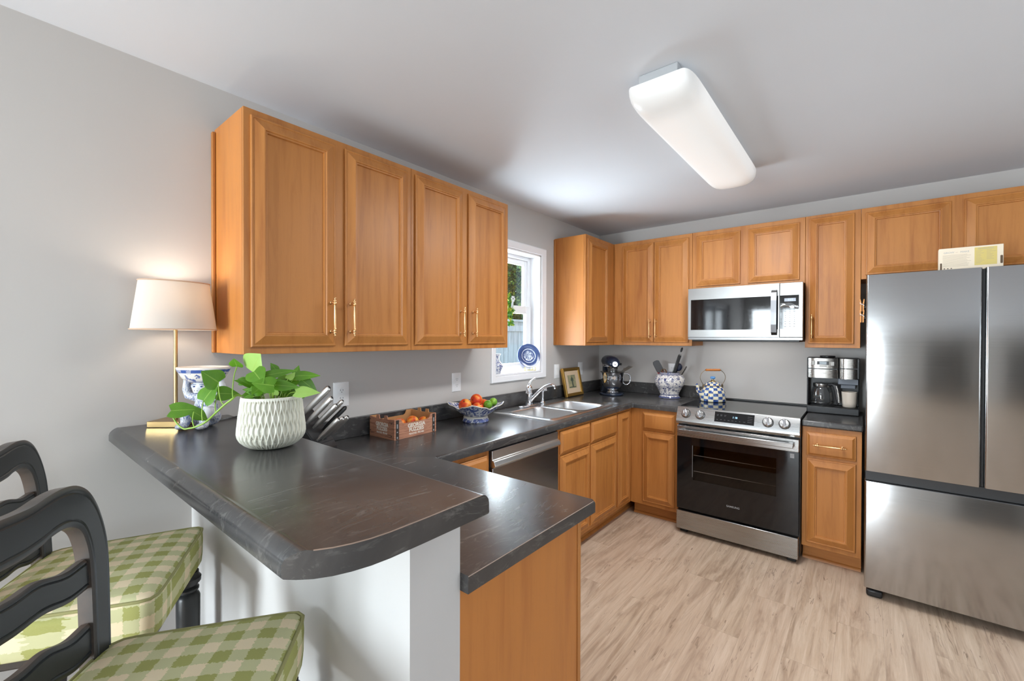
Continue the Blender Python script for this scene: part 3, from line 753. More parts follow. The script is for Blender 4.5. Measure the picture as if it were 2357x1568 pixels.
b = B(); b.box(1.6175, mx1, mf, -0.3955, mz0 + 0.03, mz1); pn = obj('control_panel', b, STEELM, mw, bev=0.002)
obj('keypad', B().box(1.6195, 1.730, mf - 0.0012, mf - 0.0002, 1.499, 1.733), BLACKG, pn, smooth=False)
obj('display', B().box(1.645, 1.712, mf - 0.0020, mf - 0.0013, 1.690, 1.712), plain('lcd_grey', srgb(150, 158, 170), 0.3), pn, smooth=False)
text('clock_digits', '1:11', 0.018, frame((1.680, mf - 0.0023, 1.701), (1, 0, 0), (0, 0, 1)), BLUELED, pn, 0.0002)
b = B()
for r_, z in enumerate((1.632, 1.620, 1.607, 1.592, 1.577, 1.562, 1.550, 1.534, 1.516)):
    for c_ in range(3):
        w = 0.010 if r_ in (0, 1, 6, 7, 8) else 0.004
        b.box(1.652 + c_ * 0.026 - w / 2, 1.652 + c_ * 0.026 + w / 2, mf - 0.0018, mf - 0.0013, z - 0.0022, z + 0.0022)
obj('key_print', b, GREYPRINT, pn, smooth=False)
b = B()      # protective film curling off the keypad
for i in range(13):
    u = i / 12; x = 1.622 + 0.104 * u
    for j in range(5):
        w = j / 4
        b.v((x, mf - 0.003 - 0.005 * math.sin(PI * w) * (0.6 + 0.4 * math.sin(7 * u)), 1.644 + 0.010 * math.sin(5 * u) + 0.030 * w + 0.004 * math.sin(9 * u + 2 * w)))
b.bm.verts.ensure_lookup_table(); V_ = b.bm.verts
for i in range(12):
    for j in range(4): b.f([V_[i * 5 + j], V_[(i + 1) * 5 + j], V_[(i + 1) * 5 + j + 1], V_[i * 5 + j + 1]])
obj('loose_film', b, FILM, pn, angle=80)
obj('lower_trim', B().box(mx0, mx1, mf + 0.004, -0.3955, mz0 + 0.008, mz0 + 0.029), mk_steel('grey_trim', (0.25, 0.25, 0.25, 1), 0.35, 'x'), mw, bev=0.002)
obj('vent_base', B().box(mx0 + 0.02, mx1 - 0.02, -0.385, -0.03, mz0 - 0.004, mz0 + 0.0095), BLACKP, mw, bev=0.004)

hl = area('back_wall_fill', (0, 0.02, -0.008), (math.radians(20), 0, 0), 0.55, 0.12, 0.8, (1, 0.98, 0.95)); hl.parent = mw  # added fill light under the microwave, brightens the wall behind the range

# ------------------------------------------------------------------ fridge
fr = thing('refrigerator', 'tall stainless french door fridge with bottom freezer drawer', 'fridge', (2.54, -0.45, 0), world=True)
fx0, fx1, fyf = 2.085, 2.985, -0.861
FRS = plain('fridge_side_grey', (0.045, 0.040, 0.038, 1), 0.45)
obj('body', B().box(fx0 + 0.006, fx1 - 0.006, -0.790, -0.04, 0.04, 1.765), FRS, fr, bev=0.004)
def fdoor(name, x0, x1, z0, z1):
    b = B(); poly = [(x0, -0.795), (x0, -0.852), (x0 + 0.002, -0.857), (x0 + 0.007, fyf), (x1 - 0.007, fyf), (x1 - 0.002, -0.857), (x1, -0.852), (x1, -0.795)]
    b.prism(poly, z0, z1); return obj(name, b, STEELF, fr, bev=0.0015, angle=50)
fdoor('door', fx0, 2.525, 0.704, 1.785); fdoor('door', 2.537, fx1, 0.704, 1.785); fdoor('freezer_drawer', fx0, fx1, 0.058, 0.648)
obj('recess', B().box(fx0 + 0.002, fx1 - 0.002, -0.835, -0.7905, 0.6485, 0.7035), DARKM, fr, bev=0.003)
obj('door_gap', B().box(2.5255, 2.5365, -0.83, -0.7905, 0.704, 1.78), BLACKP, fr, smooth=False)
for xx in (fx0 + 0.01, fx1 - 0.08):
    b = B(); b.box(xx, xx + 0.07, -0.835, -0.77, 0.0005, 0.040); obj('foot', b, BLACKP, fr, bev=0.010)

# ------------------------------------------------------------------ ceiling light
cl = thing('ceiling_light', 'long white wraparound ceiling light over the kitchen floor', 'ceiling light', (1.455, -1.68, HC), world=True)
obj('base_pan', B().box(1.385, 1.535, -2.320, -1.04, 2.412, HC - 0.0005), plain('grey_enamel', srgb(176, 178, 180), 0.4), cl, bev=0.003)
b = B(); rows = []; ny = 36
for i in range(ny + 1):
    t = math.sin(PI / 2 * math.sin(PI / 2 * (-1 + 2 * i / ny))); y = -1.675 + 0.655 * t
    e = max(0.0, 1 - abs(t) ** 16) ** 0.5
    row = []
    for j in range(17):
        a = PI * j / 16; ca_, sa_ = math.cos(a), math.sin(a)
        hx = 0.128 * (0.74 + 0.26 * e); hz = 0.088 * (0.22 + 0.78 * e)
        px = 1.456 + hx * (abs(ca_) ** 0.62) * (1 if ca_ > 0 else -1); pz = 2.422 - hz * (sa_ ** 0.75)
        row.append(b.v((px, y, pz)))
    rows.append(row)
for i in range(ny):
    for j in range(16): b.f([rows[i][j], rows[i][j + 1], rows[i + 1][j + 1], rows[i + 1][j]])
    b.f([rows[i][0], rows[i + 1][0], rows[i + 1][16], rows[i][16]])
b.f(rows[0]); b.f(list(reversed(rows[-1])))
k = N('lit_acrylic'); sy_ = k.sepxyz(k.coord('Object'))[1]          # the tubes stop short of the end caps
tube_ = k.ramp(k.math('ABSOLUTE', k.math('SUBTRACT', sy_, 0.005)), (0.42, (1, 1, 1)), (0.66, (0, 0, 0)), interp='EASE')
k.P(Base_Color=srgb(228, 228, 226), Roughness=0.3, Emission_Color=(1, 0.99, 0.975, 1), Emission_Strength=k.math('MULTIPLY_ADD', tube_, 0.24, 0.10))
obj('diffuser', b, k.m, cl, angle=70)
al = area('ceiling_light_tubes', (0.0, 0.005, 2.325 - HC), (0, 0, 0), 0.20, 1.20, 28, (0.97, 0.985, 1)); al.parent = cl

# ------------------------------------------------------------------ outlets and switches
def plate(label, M, w=0.078, h=0.122, kind='outlet', group=None, cat='outlet'):
    root = thing('wall_outlet' if kind == 'outlet' else 'wall_switch', label, cat, M @ Vector((0, 0, 0)), world=True, group=group)
    b = B(); b.rect_loft(M @ Matrix.Translation((-w / 2, -h / 2, 0.0003)), w, h, [(0, 0), (0, 0.003), (0.004, 0.0055)]); obj('cover_plate', b, WHITEP, root)
    if kind == 'outlet':
        for dz in (0.020, -0.020):
            T = M @ Matrix.Translation((0, dz, 0.006))
            b = B(); b.prism([(x * 0.017, y * 0.0145) for x, y in circle(20)], -0.0005, 0.0015, T); s_ = obj('socket', b, WHITEP, root, bev=0.0006)
            b = B(); b.box(-0.0075, -0.0055, -0.002, 0.006, 0.0016, 0.0019, T); b.box(0.0055, 0.0075, -0.002, 0.006, 0.0016, 0.0019, T); b.prism([(x * 0.0022, y * 0.0022 - 0.008) for x, y in circle(8)], 0.0016, 0.0019, T)
            obj('slots', b, DARKSLOT, s_, smooth=False)
    else:
        b = B(); b.box(-0.0165, 0.0165, -0.033, 0.033, 0.005, 0.0085, M); obj('rocker', b, WHITEP, root, bev=0.002)
    return root
def WA(y, z): return frame((0, y, z), (0, 1, 0), (0, 0, 1))
plate('white wall outlet with a wide cover plate, just beyond the knife block', WA(-2.784, 1.142), 0.084, 0.125)
plate('white wall outlet above the peach crate, towards the fruit bowl', WA(-1.976, 1.141), 0.078, 0.122)
plate('white rocker switch on the wall just to the right of the window', WA(-0.779, 1.142), 0.080, 0.120, 'switch', cat='switch')
plate('white wall plate half hidden behind the picture frame', WA(-0.374, 1.145), 0.078, 0.120, 'switch', cat='switch')
plate('white wall outlet on the back wall, mostly hidden behind the utensils in the jar', frame((0.735, 0, 1.143), (1, 0, 0), (0, 0, 1)), 0.078, 0.120)

# ------------------------------------------------------------------ bar stools
def make_cushion(root):
    b = B(); n = 72
    def plan(t):
        # rounded trapezoid: front (y+) .46 wide, rear .39
        c, s = math.cos(t), math.sin(t); e = 0.15
        y = (0.188 if s > 0 else 0.205) * (abs(s) ** e) * (1 if s >= 0 else -1)
        hw = 0.2175 + 0.0175 * (y / 0.197)
        return Vector((hw * (abs(c) ** e) * (1 if c >= 0 else -1), y, 0))
    # even spacing along the outline
    raw = [plan(2 * PI * k / 720) for k in range(720)]; acc = [0]
    for k in range(1, 721): acc.append(acc[-1] + (raw[k % 720] - raw[k - 1]).length)
    out = []; per = []
    j = 0
    for k in range(n):
        d = acc[-1] * k / n
        while acc[j + 1] < d: j += 1
        out.append(raw[j % 720]); per.append(d)
    rows = []; spec = [(0.975, 0.664), (0.990, 0.668), (1.000, 0.690), (1.004, 0.738), (1.0, 0.758), (0.985, 0.769), (0.955, 0.775), (0.86, 0.781), (0.65, 0.786), (0.35, 0.788), (0.12, 0.789)]
    for s_, z in spec:
        rows.append([b.v((p.x * s_, p.y * s_, z + 0.003 * math.sin(9 * p.x) * (1 if s_ > 0.5 else 0.5))) for p in out])
    for i in range(len(rows) - 1):
        for k in range(n):
            k2 = (k + 1) % n; fc = b.f([rows[i][k], rows[i][k2], rows[i + 1][k2], rows[i + 1][k]])
            side = i < 5
            for lp in fc.loops:
                co = lp.vert.co
                if side:
                    d = per[k] if lp.vert in (rows[i][k], rows[i + 1][k]) else (per[k] + acc[-1] / n)
                    lp[b.uv].uv = (d + 0.01, co.z)
                else: lp[b.uv].uv = (co.x + 1.015, co.y + 1.01)
    top = b.f(rows[-1])
    for lp in top.loops: lp[b.uv].uv = (lp.vert.co.x + 1.015, lp.vert.co.y + 1.01)
    b.f(list(reversed(rows[0])))
    cu = obj('seat_cushion', b, GINGHAM, root, angle=80)
    b = B(); b.tube([(p.x * 0.992, p.y * 0.992, 0.7675) for p in out], 0.0042, 8, closed=True)
    obj('piping', b, plain('olive_piping', srgb(150, 146, 96), 0.9), cu, angle=80)

def make_stool(label, loc, rz):
    root = thing('bar_stool', label, 'stool', loc, rz, group='bar stools at the raised counter')
    make_cushion(root)
    b = B(); pl_ = [(-0.185, -0.185), (0.185, -0.185), (0.212, 0.172), (-0.212, 0.172)]; b.prism(pl_, 0.640, 0.6985); obj('seat_frame', b, BLACKW, root, bev=0.006)
    for sx in (-1, 1):
        b = B(); prof = [(0.016, 0.0005), (0.020, 0.02), (0.017, 0.035), (0.024, 0.06), (0.029, 0.12), (0.032, 0.35), (0.034, 0.50), (0.034, 0.556), (0.030, 0.566), (0.024, 0.572), (0.031, 0.580), (0.031, 0.586), (0.024, 0.592), (0.036, 0.606), (0.037, 0.620), (0.030, 0.630), (0.030, 0.640)]
        b.lathe(prof, 24, (sx * 0.178, 0.150, 0)); obj('leg', b, BLACKW, root)
        b = B(); b.tube([(sx * 0.175, -0.215, 0.0005), (sx * 0.172, -0.185, 0.30), (sx * 0.170, -0.165, 0.640)], [0.020, 0.022, 0.024], 4); obj('leg', b, BLACKW, root, bev=0.003, label='square rear leg of the stool')
    for (p0, p1) in (((-0.178, 0.150, 0.22), (0.178, 0.150, 0.22)), ((-0.178, 0.150, 0.30), (-0.172, -0.18, 0.30)), ((0.178, 0.150, 0.30), (0.172, -0.18, 0.30)), ((-0.172, -0.185, 0.34), (0.172, -0.185, 0.34))):
        b = B(); p0, p1 = Vector(p0), Vector(p1); b.tube([p0, p0.lerp(p1, .3), p0.lerp(p1, .5), p0.lerp(p1, .7), p1], [0.010, 0.014, 0.017, 0.014, 0.010], 12); obj('stretcher', b, BLACKW, root, angle=60)
    # ladder back, leaning backwards; local 2D frame s (sideways), t (height)
    MT = Matrix.Translation((0, -0.193, 0.630)) @ Matrix.Rotation(math.radians(-7), 4, 'X').inverted().inverted()
    MT = frame((0, -0.193, 0.630), (1, 0, 0), (0, -0.13, 1.0))     # n points to -y (towards the rear)
    th = 0.030
    def outer_half(): # from foot to the crest centre
        return [(0.166, 0.0), (0.178, 0.10), (0.196, 0.20), (0.212, 0.29), (0.219, 0.35), (0.216, 0.40), (0.205, 0.445), (0.187, 0.478), (0.160, 0.497), (0.128, 0.502), (0.095, 0.499), (0.060, 0.492), (0.030, 0.491), (0, 0.492)]
    def inner_half():
        return [(0.122, 0.0), (0.131, 0.10), (0.147, 0.20), (0.160, 0.29), (0.165, 0.34), (0.163, 0.375), (0.155, 0.402), (0.138, 0.418), (0.115, 0.424), (0.085, 0.421), (0.060, 0.414), (0.030, 0.410), (0.012, 0.409), (0, 0.409)]
    oh, ih = outer_half(), inner_half()
    def smooth_line(pts, sub=4):
        out = []
        for i in range(len(pts) - 1):
            p0 = pts[max(i - 1, 0)]; p1 = pts[i]; p2 = pts[i + 1]; p3 = pts[min(i + 2, len(pts) - 1)]
            for q in range(sub):
                t = q / sub
                out.append(tuple(0.5 * (2 * p1[a] + (p2[a] - p0[a]) * t + (2 * p0[a] - 5 * p1[a] + 4 * p2[a] - p3[a]) * t * t + (3 * p1[a] - p0[a] - 3 * p2[a] + p3[a]) * t ** 3) for a in (0, 1)))
        out.append(pts[-1]); return out
    oh, ih = smooth_line(oh), smooth_line(ih)
    def lerp2(p, q, f): return (p[0] + (q[0] - p[0]) * f, p[1] + (q[1] - p[1]) * f)
    def strip(b, A, C, th, groove=True):
        """ribbon between the lines A and C with a routed groove near both borders on the front"""
        fr_ = [0, 0.09, 0.13, 0.17, 0.21, 0.79, 0.83, 0.87, 0.91, 1] if groove else [0, 1]
        dp = [0.003, 0, 0, -0.0025, 0, 0, -0.0025, 0, 0, 0.003] if groove else [0, 0]
        front = []; back = []
        for p, q in zip(A, C):
            front.append([b.v(MT @ Vector((*lerp2(p, q, f), -th / 2 + (d if d > 0 else -d)))) for f, d in zip(fr_, dp)])
            back.append([b.v(MT @ Vector((*lerp2(p, q, f), th / 2))) for f in (0, 1)])
        n = len(A)
        for i in range(n - 1):
            for j in range(len(fr_) - 1): b.f([front[i][j], front[i][j + 1], front[i + 1][j + 1], front[i + 1][j]])
            b.f([back[i][0], back[i + 1][0], back[i + 1][1], back[i][1]])
            b.f([front[i][0], front[i + 1][0], back[i + 1][0], back[i][0]])
            b.f([front[i][-1], back[i][1], back[i + 1][1], front[i + 1][-1]])
        for i in (0, n - 1): b.f(front[i] + [back[i][1], back[i][0]])
    b = B()
    A = oh + [(-x, y) for x, y in reversed(oh[:-1])]; C = ih + [(-x, y) for x, y in reversed(ih[:-1])]
    strip(b, A, C, th)
    obj('back_frame', b, BLACKW, root, bev=0.0, angle=30)
    for zc, wid, hgt in ((0.315, 0.162, 0.062), (0.185, 0.146, 0.066), (0.065, 0.130, 0.056)):
        b = B(); up_, lo_ = [], []
        for i in range(41):
            u = -1 + 2 * i / 40; s = u * wid
            wv = 0.009 * math.cos(u * PI) - 0.003 * math.cos(3 * u * PI)
            up_.append((s, zc + hgt / 2 + wv)); lo_.append((s, zc - hgt / 2 + 0.75 * wv))
        strip(b, up_, lo_, 0.016)
        obj('slat', b, BLACKW, root, angle=30)
    return root
make_stool('black ladder-back bar stool with green gingham seat, second from the bar end, nearer the wall', (0.392, -3.727, 0), -0.50)
make_stool('black ladder-back bar stool with green gingham seat, standing at the free end of the bar', (1.084, -3.743, 0), -0.70)

# ------------------------------------------------------------------ table lamp
lp = thing('table_lamp', 'lit table lamp with oval white fabric shade on the bar against the wall', 'lamp', (0.100, -3.494, ZR))
GOLD = plain('antique_brass', srgb(190, 160, 110), 0.3, 1.0)
R_ = Matrix.Rotation(YAW, 4, 'Z')
b = B(); b.box(-0.066, 0.050, -0.050, 0.066, 0.0005, 0.022, R_); obj('base', b, GOLD, lp, bev=0.0015)
b = B(); b.cyl((0, 0, 0.022), (0, 0, 0.42), 0.0062, n=16); obj('rod', b, GOLD, lp)
k = N('shade_linen'); t = k.t
df = k.n('BsdfDiffuse'); tl = k.n('BsdfTranslucent'); mxs = k.n('MixShader')
vv = k.coord('UV', (1400, 700, 1)); wv = k.noise(vv, 1.0, 2)
lc = k.mix(wv, srgb(216, 208, 200), srgb(230, 224, 216)); k.set(df.inputs[0], lc); k.set(tl.inputs[0], k.mix(1.0, lc, srgb(255, 246, 232), 'MULTIPLY')); mxs.inputs[0].default_value = 0.26
t.links.new(df.outputs[0], mxs.inputs[1]); t.links.new(tl.outputs[0], mxs.inputs[2]); t.links.new(mxs.outputs[0], t.nodes['Material Output'].inputs[0])
b = B(); prof = [(1.0, 0.352), (0.82, 0.530), (0.80, 0.530), (0.98, 0.352), (1.0, 0.352)]
b.lathe(prof, 56, sx=0.082, sy=0.130, cap=False); sh = obj('lamp_shade', b, k.m, lp, angle=60)
b = B()
for s_, z in ((1.0, 0.354), (0.82, 0.528)): b.tube([(0.083 * s_ * c_, 0.131 * s_ * d_, z) for c_, d_ in circle(56)], 0.0022, 6, closed=True)
obj('shade_trim', b, plain('shade_trim', srgb(205, 172, 146), 0.8), sh)
b = B(); b.ball((0, 0, 0.455), (0.022, 0.022, 0.028)); k = N('lit_bulb'); k.P(Emission_Color=(1, 0.88, 0.72, 1), Emission_Strength=8.0)
bl = obj('bulb', b, k.m, lp)
b = B(); b.tube([(0.02, 0.066, 0.004), (0.03, 0.13, 0.003), (0.0, 0.20, 0.003), (-0.05, 0.28, 0.003), (-0.06, 0.35, 0.003)], 0.0025, 8); obj('power_cord', b, BLACKP, lp)
pd = bpy.data.lights.new('lamp_bulb_light', 'POINT'); pd.energy = 2.3; pd.color = (1, 0.88, 0.74); pd.shadow_soft_size = 0.035
po = bpy.data.objects.new('lamp_bulb_light', pd); po.location = (0, 0, 0.470); COL.objects.link(po); po.parent = lp

# ------------------------------------------------------------------ ceramic figurine with a bowl on its head
fg = thing('ceramic_figurine', 'blue and white ceramic sitting figure holding a shallow bowl on its head', 'figurine', (0.208, -3.436, ZR + 0.0012), math.radians(-48))
b = B()
b.ball((-0.012, 0, 0.030), (0.040, 0.050, 0.034)); b.ball((-0.014, 0, 0.068), (0.032, 0.040, 0.045)); b.ball((-0.010, 0, 0.100), (0.026, 0.034, 0.028))
b.ball((0.004, 0, 0.143), (0.032, 0.034, 0.032)); b.ball((0.032, 0, 0.132), (0.012, 0.016, 0.012)); b.ball((-0.008, 0, 0.120), (0.020, 0.022, 0.020))
for s in (-1, 1):
    b.tube([(-0.012, 0.030 * s, 0.030), (0.018, 0.036 * s, 0.052), (0.040, 0.034 * s, 0.060), (0.046, 0.033 * s, 0.040), (0.050, 0.032 * s, 0.014)], [0.024, 0.025, 0.022, 0.017, 0.014], 14)
    b.ball((0.064, 0.034 * s, 0.0125), (0.027, 0.017, 0.012))
    b.ball((0.004, 0.035 * s, 0.146), (0.008, 0.007, 0.010))
    b.tube([(-0.008, 0.030 * s, 0.104), (-0.008, 0.058 * s, 0.112), (-0.006, 0.064 * s, 0.135), (-0.002, 0.060 * s, 0.160), (0.0, 0.054 * s, 0.182)], [0.016, 0.016, 0.014, 0.012, 0.014], 12)
b.tube([(-0.030, 0, 0.02), (-0.044, -0.02, 0.05), (-0.040, -0.030, 0.075)], [0.014, 0.014, 0.012], 10)
kf = N('delft_brushed_glaze'); v = kf.coord('Object', (1, 1, 1))
st1 = kf.noise(kf.coord('Object', (330, 330, 60), (0.5, 0.3, 0)), 1.0, 3, 0.6, 0.8); big = kf.noise(v, 32, 2)
mk = kf.math('MULTIPLY', kf.ramp(st1, (0.44, (0, 0, 0)), (0.60, (1, 1, 1))), kf.ramp(big, (0.40, (0, 0, 0)), (0.52, (0.95, 0.95, 0.95))))
sxyz = kf.sepxyz(v)
face = kf.math('MULTIPLY', kf.math('GREATER_THAN', sxyz[0], 0.012), kf.math('GREATER_THAN', sxyz[2], 0.118))
mk = kf.math('MULTIPLY', mk, kf.math('SUBTRACT', 1.0, face))
kf.P(Base_Color=kf.mix(mk, srgb(214, 215, 216), srgb(62, 88, 150)), Roughness=0.2)
bd = obj('body', b, kf.m, fg, angle=180)
md_ = bd.modifiers.new('one_surface', 'REMESH'); md_.mode = 'VOXEL'; md_.voxel_size = 0.0022; md_.use_smooth_shade = True
md_ = bd.modifiers.new('soft', 'SMOOTH'); md_.factor = 0.6; md_.iterations = 5
NAVY = plain('cobalt_glaze', srgb(52, 74, 134), 0.2)
b = B()
for s in (-1, 1): b.ball((0.0335, 0.0125 * s, 0.148), (0.003, 0.0045, 0.0028), 10, 6); b.tube([(0.033, 0.006 * s, 0.154), (0.033, 0.0125 * s, 0.156), (0.031, 0.019 * s, 0.153)], 0.0010, 6); b.ball((0.0432, 0.0045 * s, 0.1345), 0.0013, 8, 6)
b.tube([(0.0385, -0.009, 0.1265), (0.0425, 0, 0.1248), (0.0385, 0.009, 0.1265)], 0.0010, 6)
obj('face_paint', b, NAVY, bd)
b = B(); prof = [(0.036, 0.160), (0.050, 0.164), (0.066, 0.177), (0.075, 0.193), (0.0825, 0.2075), (0.084, 0.2155), (0.080, 0.217), (0.074, 0.212), (0.064, 0.192), (0.045, 0.178), (0.0, 0.175)]
kb_ = N('banded_bowl_glaze'); s3 = kb_.sepxyz(kb_.coord('Object')); nn_ = kb_.noise(kb_.coord('Object'), 60, 3)
zf = kb_.math('MULTIPLY', kb_.math('SUBTRACT', s3[2], 0.165), 20.0)
band = kb_.ramp(zf, (0.0, (0.6, 0.6, 0.6)), (0.12, (0.0, 0.0, 0.0)), (0.62, (0, 0, 0)), (0.66, (1, 1, 1)), (0.86, (1, 1, 1)), (0.90, (0, 0, 0)))
spk = kb_.math('MULTIPLY', kb_.ramp(nn_, (0.50, (0, 0, 0)), (0.55, (1, 1, 1))), 0.9)
mm_ = kb_.math('MAXIMUM', kb_.math('MULTIPLY', band, kb_.math('SUBTRACT', 1.0, kb_.math('MULTIPLY', spk, 0.45))), kb_.math('MULTIPLY', spk, kb_.math('LESS_THAN', zf, 0.60)))
kb_.P(Base_Color=kb_.mix(mm_, srgb(226, 218, 208), srgb(58, 84, 148)), Roughness=0.18)
b.lathe(prof, 40, sx=0.80, sy=1.06); obj('bowl', b, kb_.m, fg, angle=50)

# ------------------------------------------------------------------ potted pothos
PC = (0.700, -3.400, ZR)
pt = thing('potted_plant', 'green pothos with one long trailing vine in a cream ribbed ceramic pot on the bar', 'plant', PC)
b = B(); prof = []
H0 = 0.152
outl = [(0.046, 0.0006), (0.060, 0.004), (0.073, 0.012), (0.083, 0.022), (0.0895, 0.034), (0.0915, 0.044), (0.0905, 0.060), (0.0885, 0.080), (0.0860, 0.100), (0.0835, 0.120), (0.0815, 0.140), (0.0805, 0.152)]
def interp(pts, z):
    for (r0, z0), (r1, z1) in zip(pts, pts[1:]):
        if z <= z1: return r0 + (r1 - r0) * (z - z0) / max(z1 - z0, 1e-6)
    return pts[-1][0]
NR = 70
prof = [(interp(outl, 0.0006 + (H0 - 0.0006) * i / NR), 0.0006 + (H0 - 0.0006) * i / NR) for i in range(NR + 1)]
def dimple(t, i, r):
    if i > NR - 3 or i < 2: return r
    z = prof[i][1]; fade = min(1.0, (NR - 2 - i) / 3)
    d = abs(math.cos(36 * t) + math.cos(2 * PI * (z / 0.066) + 0.4))
    return r - 0.0046 * min(1.0, d * 0.8) * fade + 0.0012
prof2 = prof + [(0.0775, 0.1525), (0.0755, 0.150), (0.074, 0.120)]
b.lathe(prof2, 504, rad=lambda t, i, r: dimple(t, i, r) if i <= NR else r, cap=True)
kp = N('whitewashed_ceramic'); ge = kp.n('NewGeometry'); v = kp.coord('Object'); n1 = kp.noise(v, 45, 4, 0.65); n2 = kp.noise(v, 150, 3, 0.7); nb = kp.noise(v, 14, 2)
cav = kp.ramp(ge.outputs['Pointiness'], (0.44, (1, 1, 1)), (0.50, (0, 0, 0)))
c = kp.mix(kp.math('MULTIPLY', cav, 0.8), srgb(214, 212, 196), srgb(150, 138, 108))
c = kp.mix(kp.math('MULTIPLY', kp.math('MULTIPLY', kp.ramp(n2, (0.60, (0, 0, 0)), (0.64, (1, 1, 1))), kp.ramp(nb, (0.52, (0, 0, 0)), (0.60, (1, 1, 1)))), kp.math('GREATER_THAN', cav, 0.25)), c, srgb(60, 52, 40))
kp.P(Base_Color=c, Roughness=0.45)
obj('pot', b, kp.m, pt, angle=180)
b = B(); b.lathe([(0.0735, 0.126), (0.05, 0.130), (0.0, 0.131)], 32); 
obj('potting_mix', b, plain('bark_mix', srgb(150, 96, 52), 0.9), pt)
LEAF = [(-0.173, -0.205, 0.114, -0.138, -0.138, 0.116, 0.039), (-0.123, -0.139, 0.14, -0.107, -0.112, 0.193, 0.052), (-0.101, -0.108, 0.193, -0.104, -0.149, 0.229, 0.048), (-0.127, -0.103, 0.158, -0.107, -0.048, 0.153, 0.035), (-0.134, -0.16, 0.109, -0.136, -0.123, 0.077, 0.025), (-0.081, -0.066, 0.239, -0.067, -0.08, 0.262, 0.031), (-0.045, -0.037, 0.223, -0.002, -0.04, 0.267, 0.078), (-0.021, 0.022, 0.224, -0.032, 0.012, 0.244, 0.015), (0.002, -0.05, 0.227, 0.05, -0.05, 0.204, 0.042), (0.006, -0.021, 0.213, 0.045, 0.037, 0.228, 0.022), (0.036, 0.055, 0.209, 0.073, 0.098, 0.212, 0.026), (0.024, 0.058, 0.209, 0.021, 0.068, 0.235, 0.017), (0.076, 0.036, 0.165, 0.112, 0.078, 0.165, 0.03), (0.038, 0.07, 0.197, 0.061, 0.101, 0.162, 0.027), (0.028, 0.075, 0.207, 0.037, 0.094, 0.191, 0.018), (0.017, 0.052, 0.15, 0.014, 0.076, 0.133, 0.019), (0.067, -0.022, 0.188, 0.049, -0.063, 0.198, 0.039), (0.041, -0.006, 0.187, 0.074, 0.035, 0.181, 0.024), (-0.097, -0.053, 0.192, -0.078, -0.037, 0.193, 0.021), (-0.06, -0.036, 0.187, -0.044, -0.036, 0.217, 0.027), (-0.007, -0.006, 0.191, -0.018, -0.015, 0.206, 0.021), (-0.013, -0.036, 0.169, -0.042, -0.06, 0.173, 0.017), (0.004, -0.035, 0.154, 0.006, -0.06, 0.167, 0.018), (0.038, 0.031, 0.202, 0.031, 0.051, 0.218, 0.015), (-0.026, 0.005, 0.193, -0.026, 0.018, 0.206, 0.019), (-0.018, 0.024, 0.192, 0.004, 0.042, 0.194, 0.012), (0.01, -0.056, 0.155, 0.0, -0.077, 0.152, 0.009), (0.037, -0.008, 0.157, 0.037, -0.009, 0.177, 0.018), (0.033, 0.027, 0.158, 0.036, 0.029, 0.171, 0.012), (0.033, 0.014, 0.18, 0.006, 0.005, 0.2, 0.023), (0.037, -0.035, 0.191, 0.063, -0.026, 0.174, 0.021)]
VINE = [(-0.055, -0.04, 0.132), (-0.062, -0.055, 0.146), (-0.054, -0.07, 0.155), (-0.042, -0.084, 0.155), (-0.037, -0.092, 0.149), (-0.053, -0.108, 0.131), (-0.072, -0.123, 0.109), (-0.083, -0.145, 0.084), (-0.107, -0.164, 0.069), (-0.122, -0.176, 0.065), (-0.133, -0.185, 0.064), (-0.153, -0.195, 0.077), (-0.17, -0.203, 0.1), (-0.173, -0.205, 0.114)]
PET = [[(-0.091, -0.151, 0.086), (-0.104, -0.149, 0.108), (-0.114, -0.144, 0.131), (-0.123, -0.139, 0.14)], [(-0.055, -0.109, 0.131), (-0.073, -0.111, 0.143), (-0.089, -0.111, 0.17), (-0.101, -0.108, 0.193)], [(-0.073, -0.124, 0.109), (-0.086, -0.121, 0.127), (-0.107, -0.112, 0.144), (-0.127, -0.103, 0.158)], [(-0.109, -0.166, 0.069), (-0.125, -0.166, 0.084), (-0.13, -0.163, 0.101), (-0.134, -0.16, 0.109)], [(-0.035, -0.092, 0.153), (-0.047, -0.089, 0.171), (-0.065, -0.079, 0.212), (-0.081, -0.066, 0.239)]]
LIGHTL = {6, 12, 23, 25, 27}
def leaf(b, base, tip, w, fold=0.35, roll=0.0):
    base, tip = Vector(base), Vector(tip); ax = tip - base; L = ax.length; ax.normalize()
    view = Vector((0.62, -0.62, 0.48)).normalized()          # blades turn their face to the bright room
    n = (view - ax * view.dot(ax)).normalized()
    n = Matrix.Rotation(roll, 3, ax) @ n; sd = ax.cross(n)
    ns = 12; rows = []
    for i in range(ns + 1):
        t = i / ns
        hw = w * 0.5 * (1.12 * math.sin(PI * min(1, (t * 0.92 + 0.08)) ** 0.62) ** 0.9) * (1 - 0.25 * t) if t < 1 else 0.0003
        back = -0.10 * L * math.exp(-((t) / 0.12) ** 2)
        drop = -0.10 * L * (t ** 2)
        mid = base + ax * (t * L) + n * drop
        row = []
        for j, q in enumerate((-1, -0.6, 0, 0.6, 1)):
            p = mid + sd * (q * hw) + n * (abs(q) * hw * fold - 0.25 * hw * q * q) + ax * (back * abs(q))
            row.append(b.v(p))
        rows.append(row)
    for i in range(ns):
        for j in range(4):
            fc = b.f([rows[i][j], rows[i][j + 1], rows[i + 1][j + 1], rows[i + 1][j]])
            for lpp in fc.loops:
                for jj in range(5):
                    if lpp.vert in (rows[i][jj], rows[i + 1][jj]): uu = jj / 4
                lpp[b.uv].uv = (uu, (i if lpp.vert in rows[i] else i + 1) / ns)
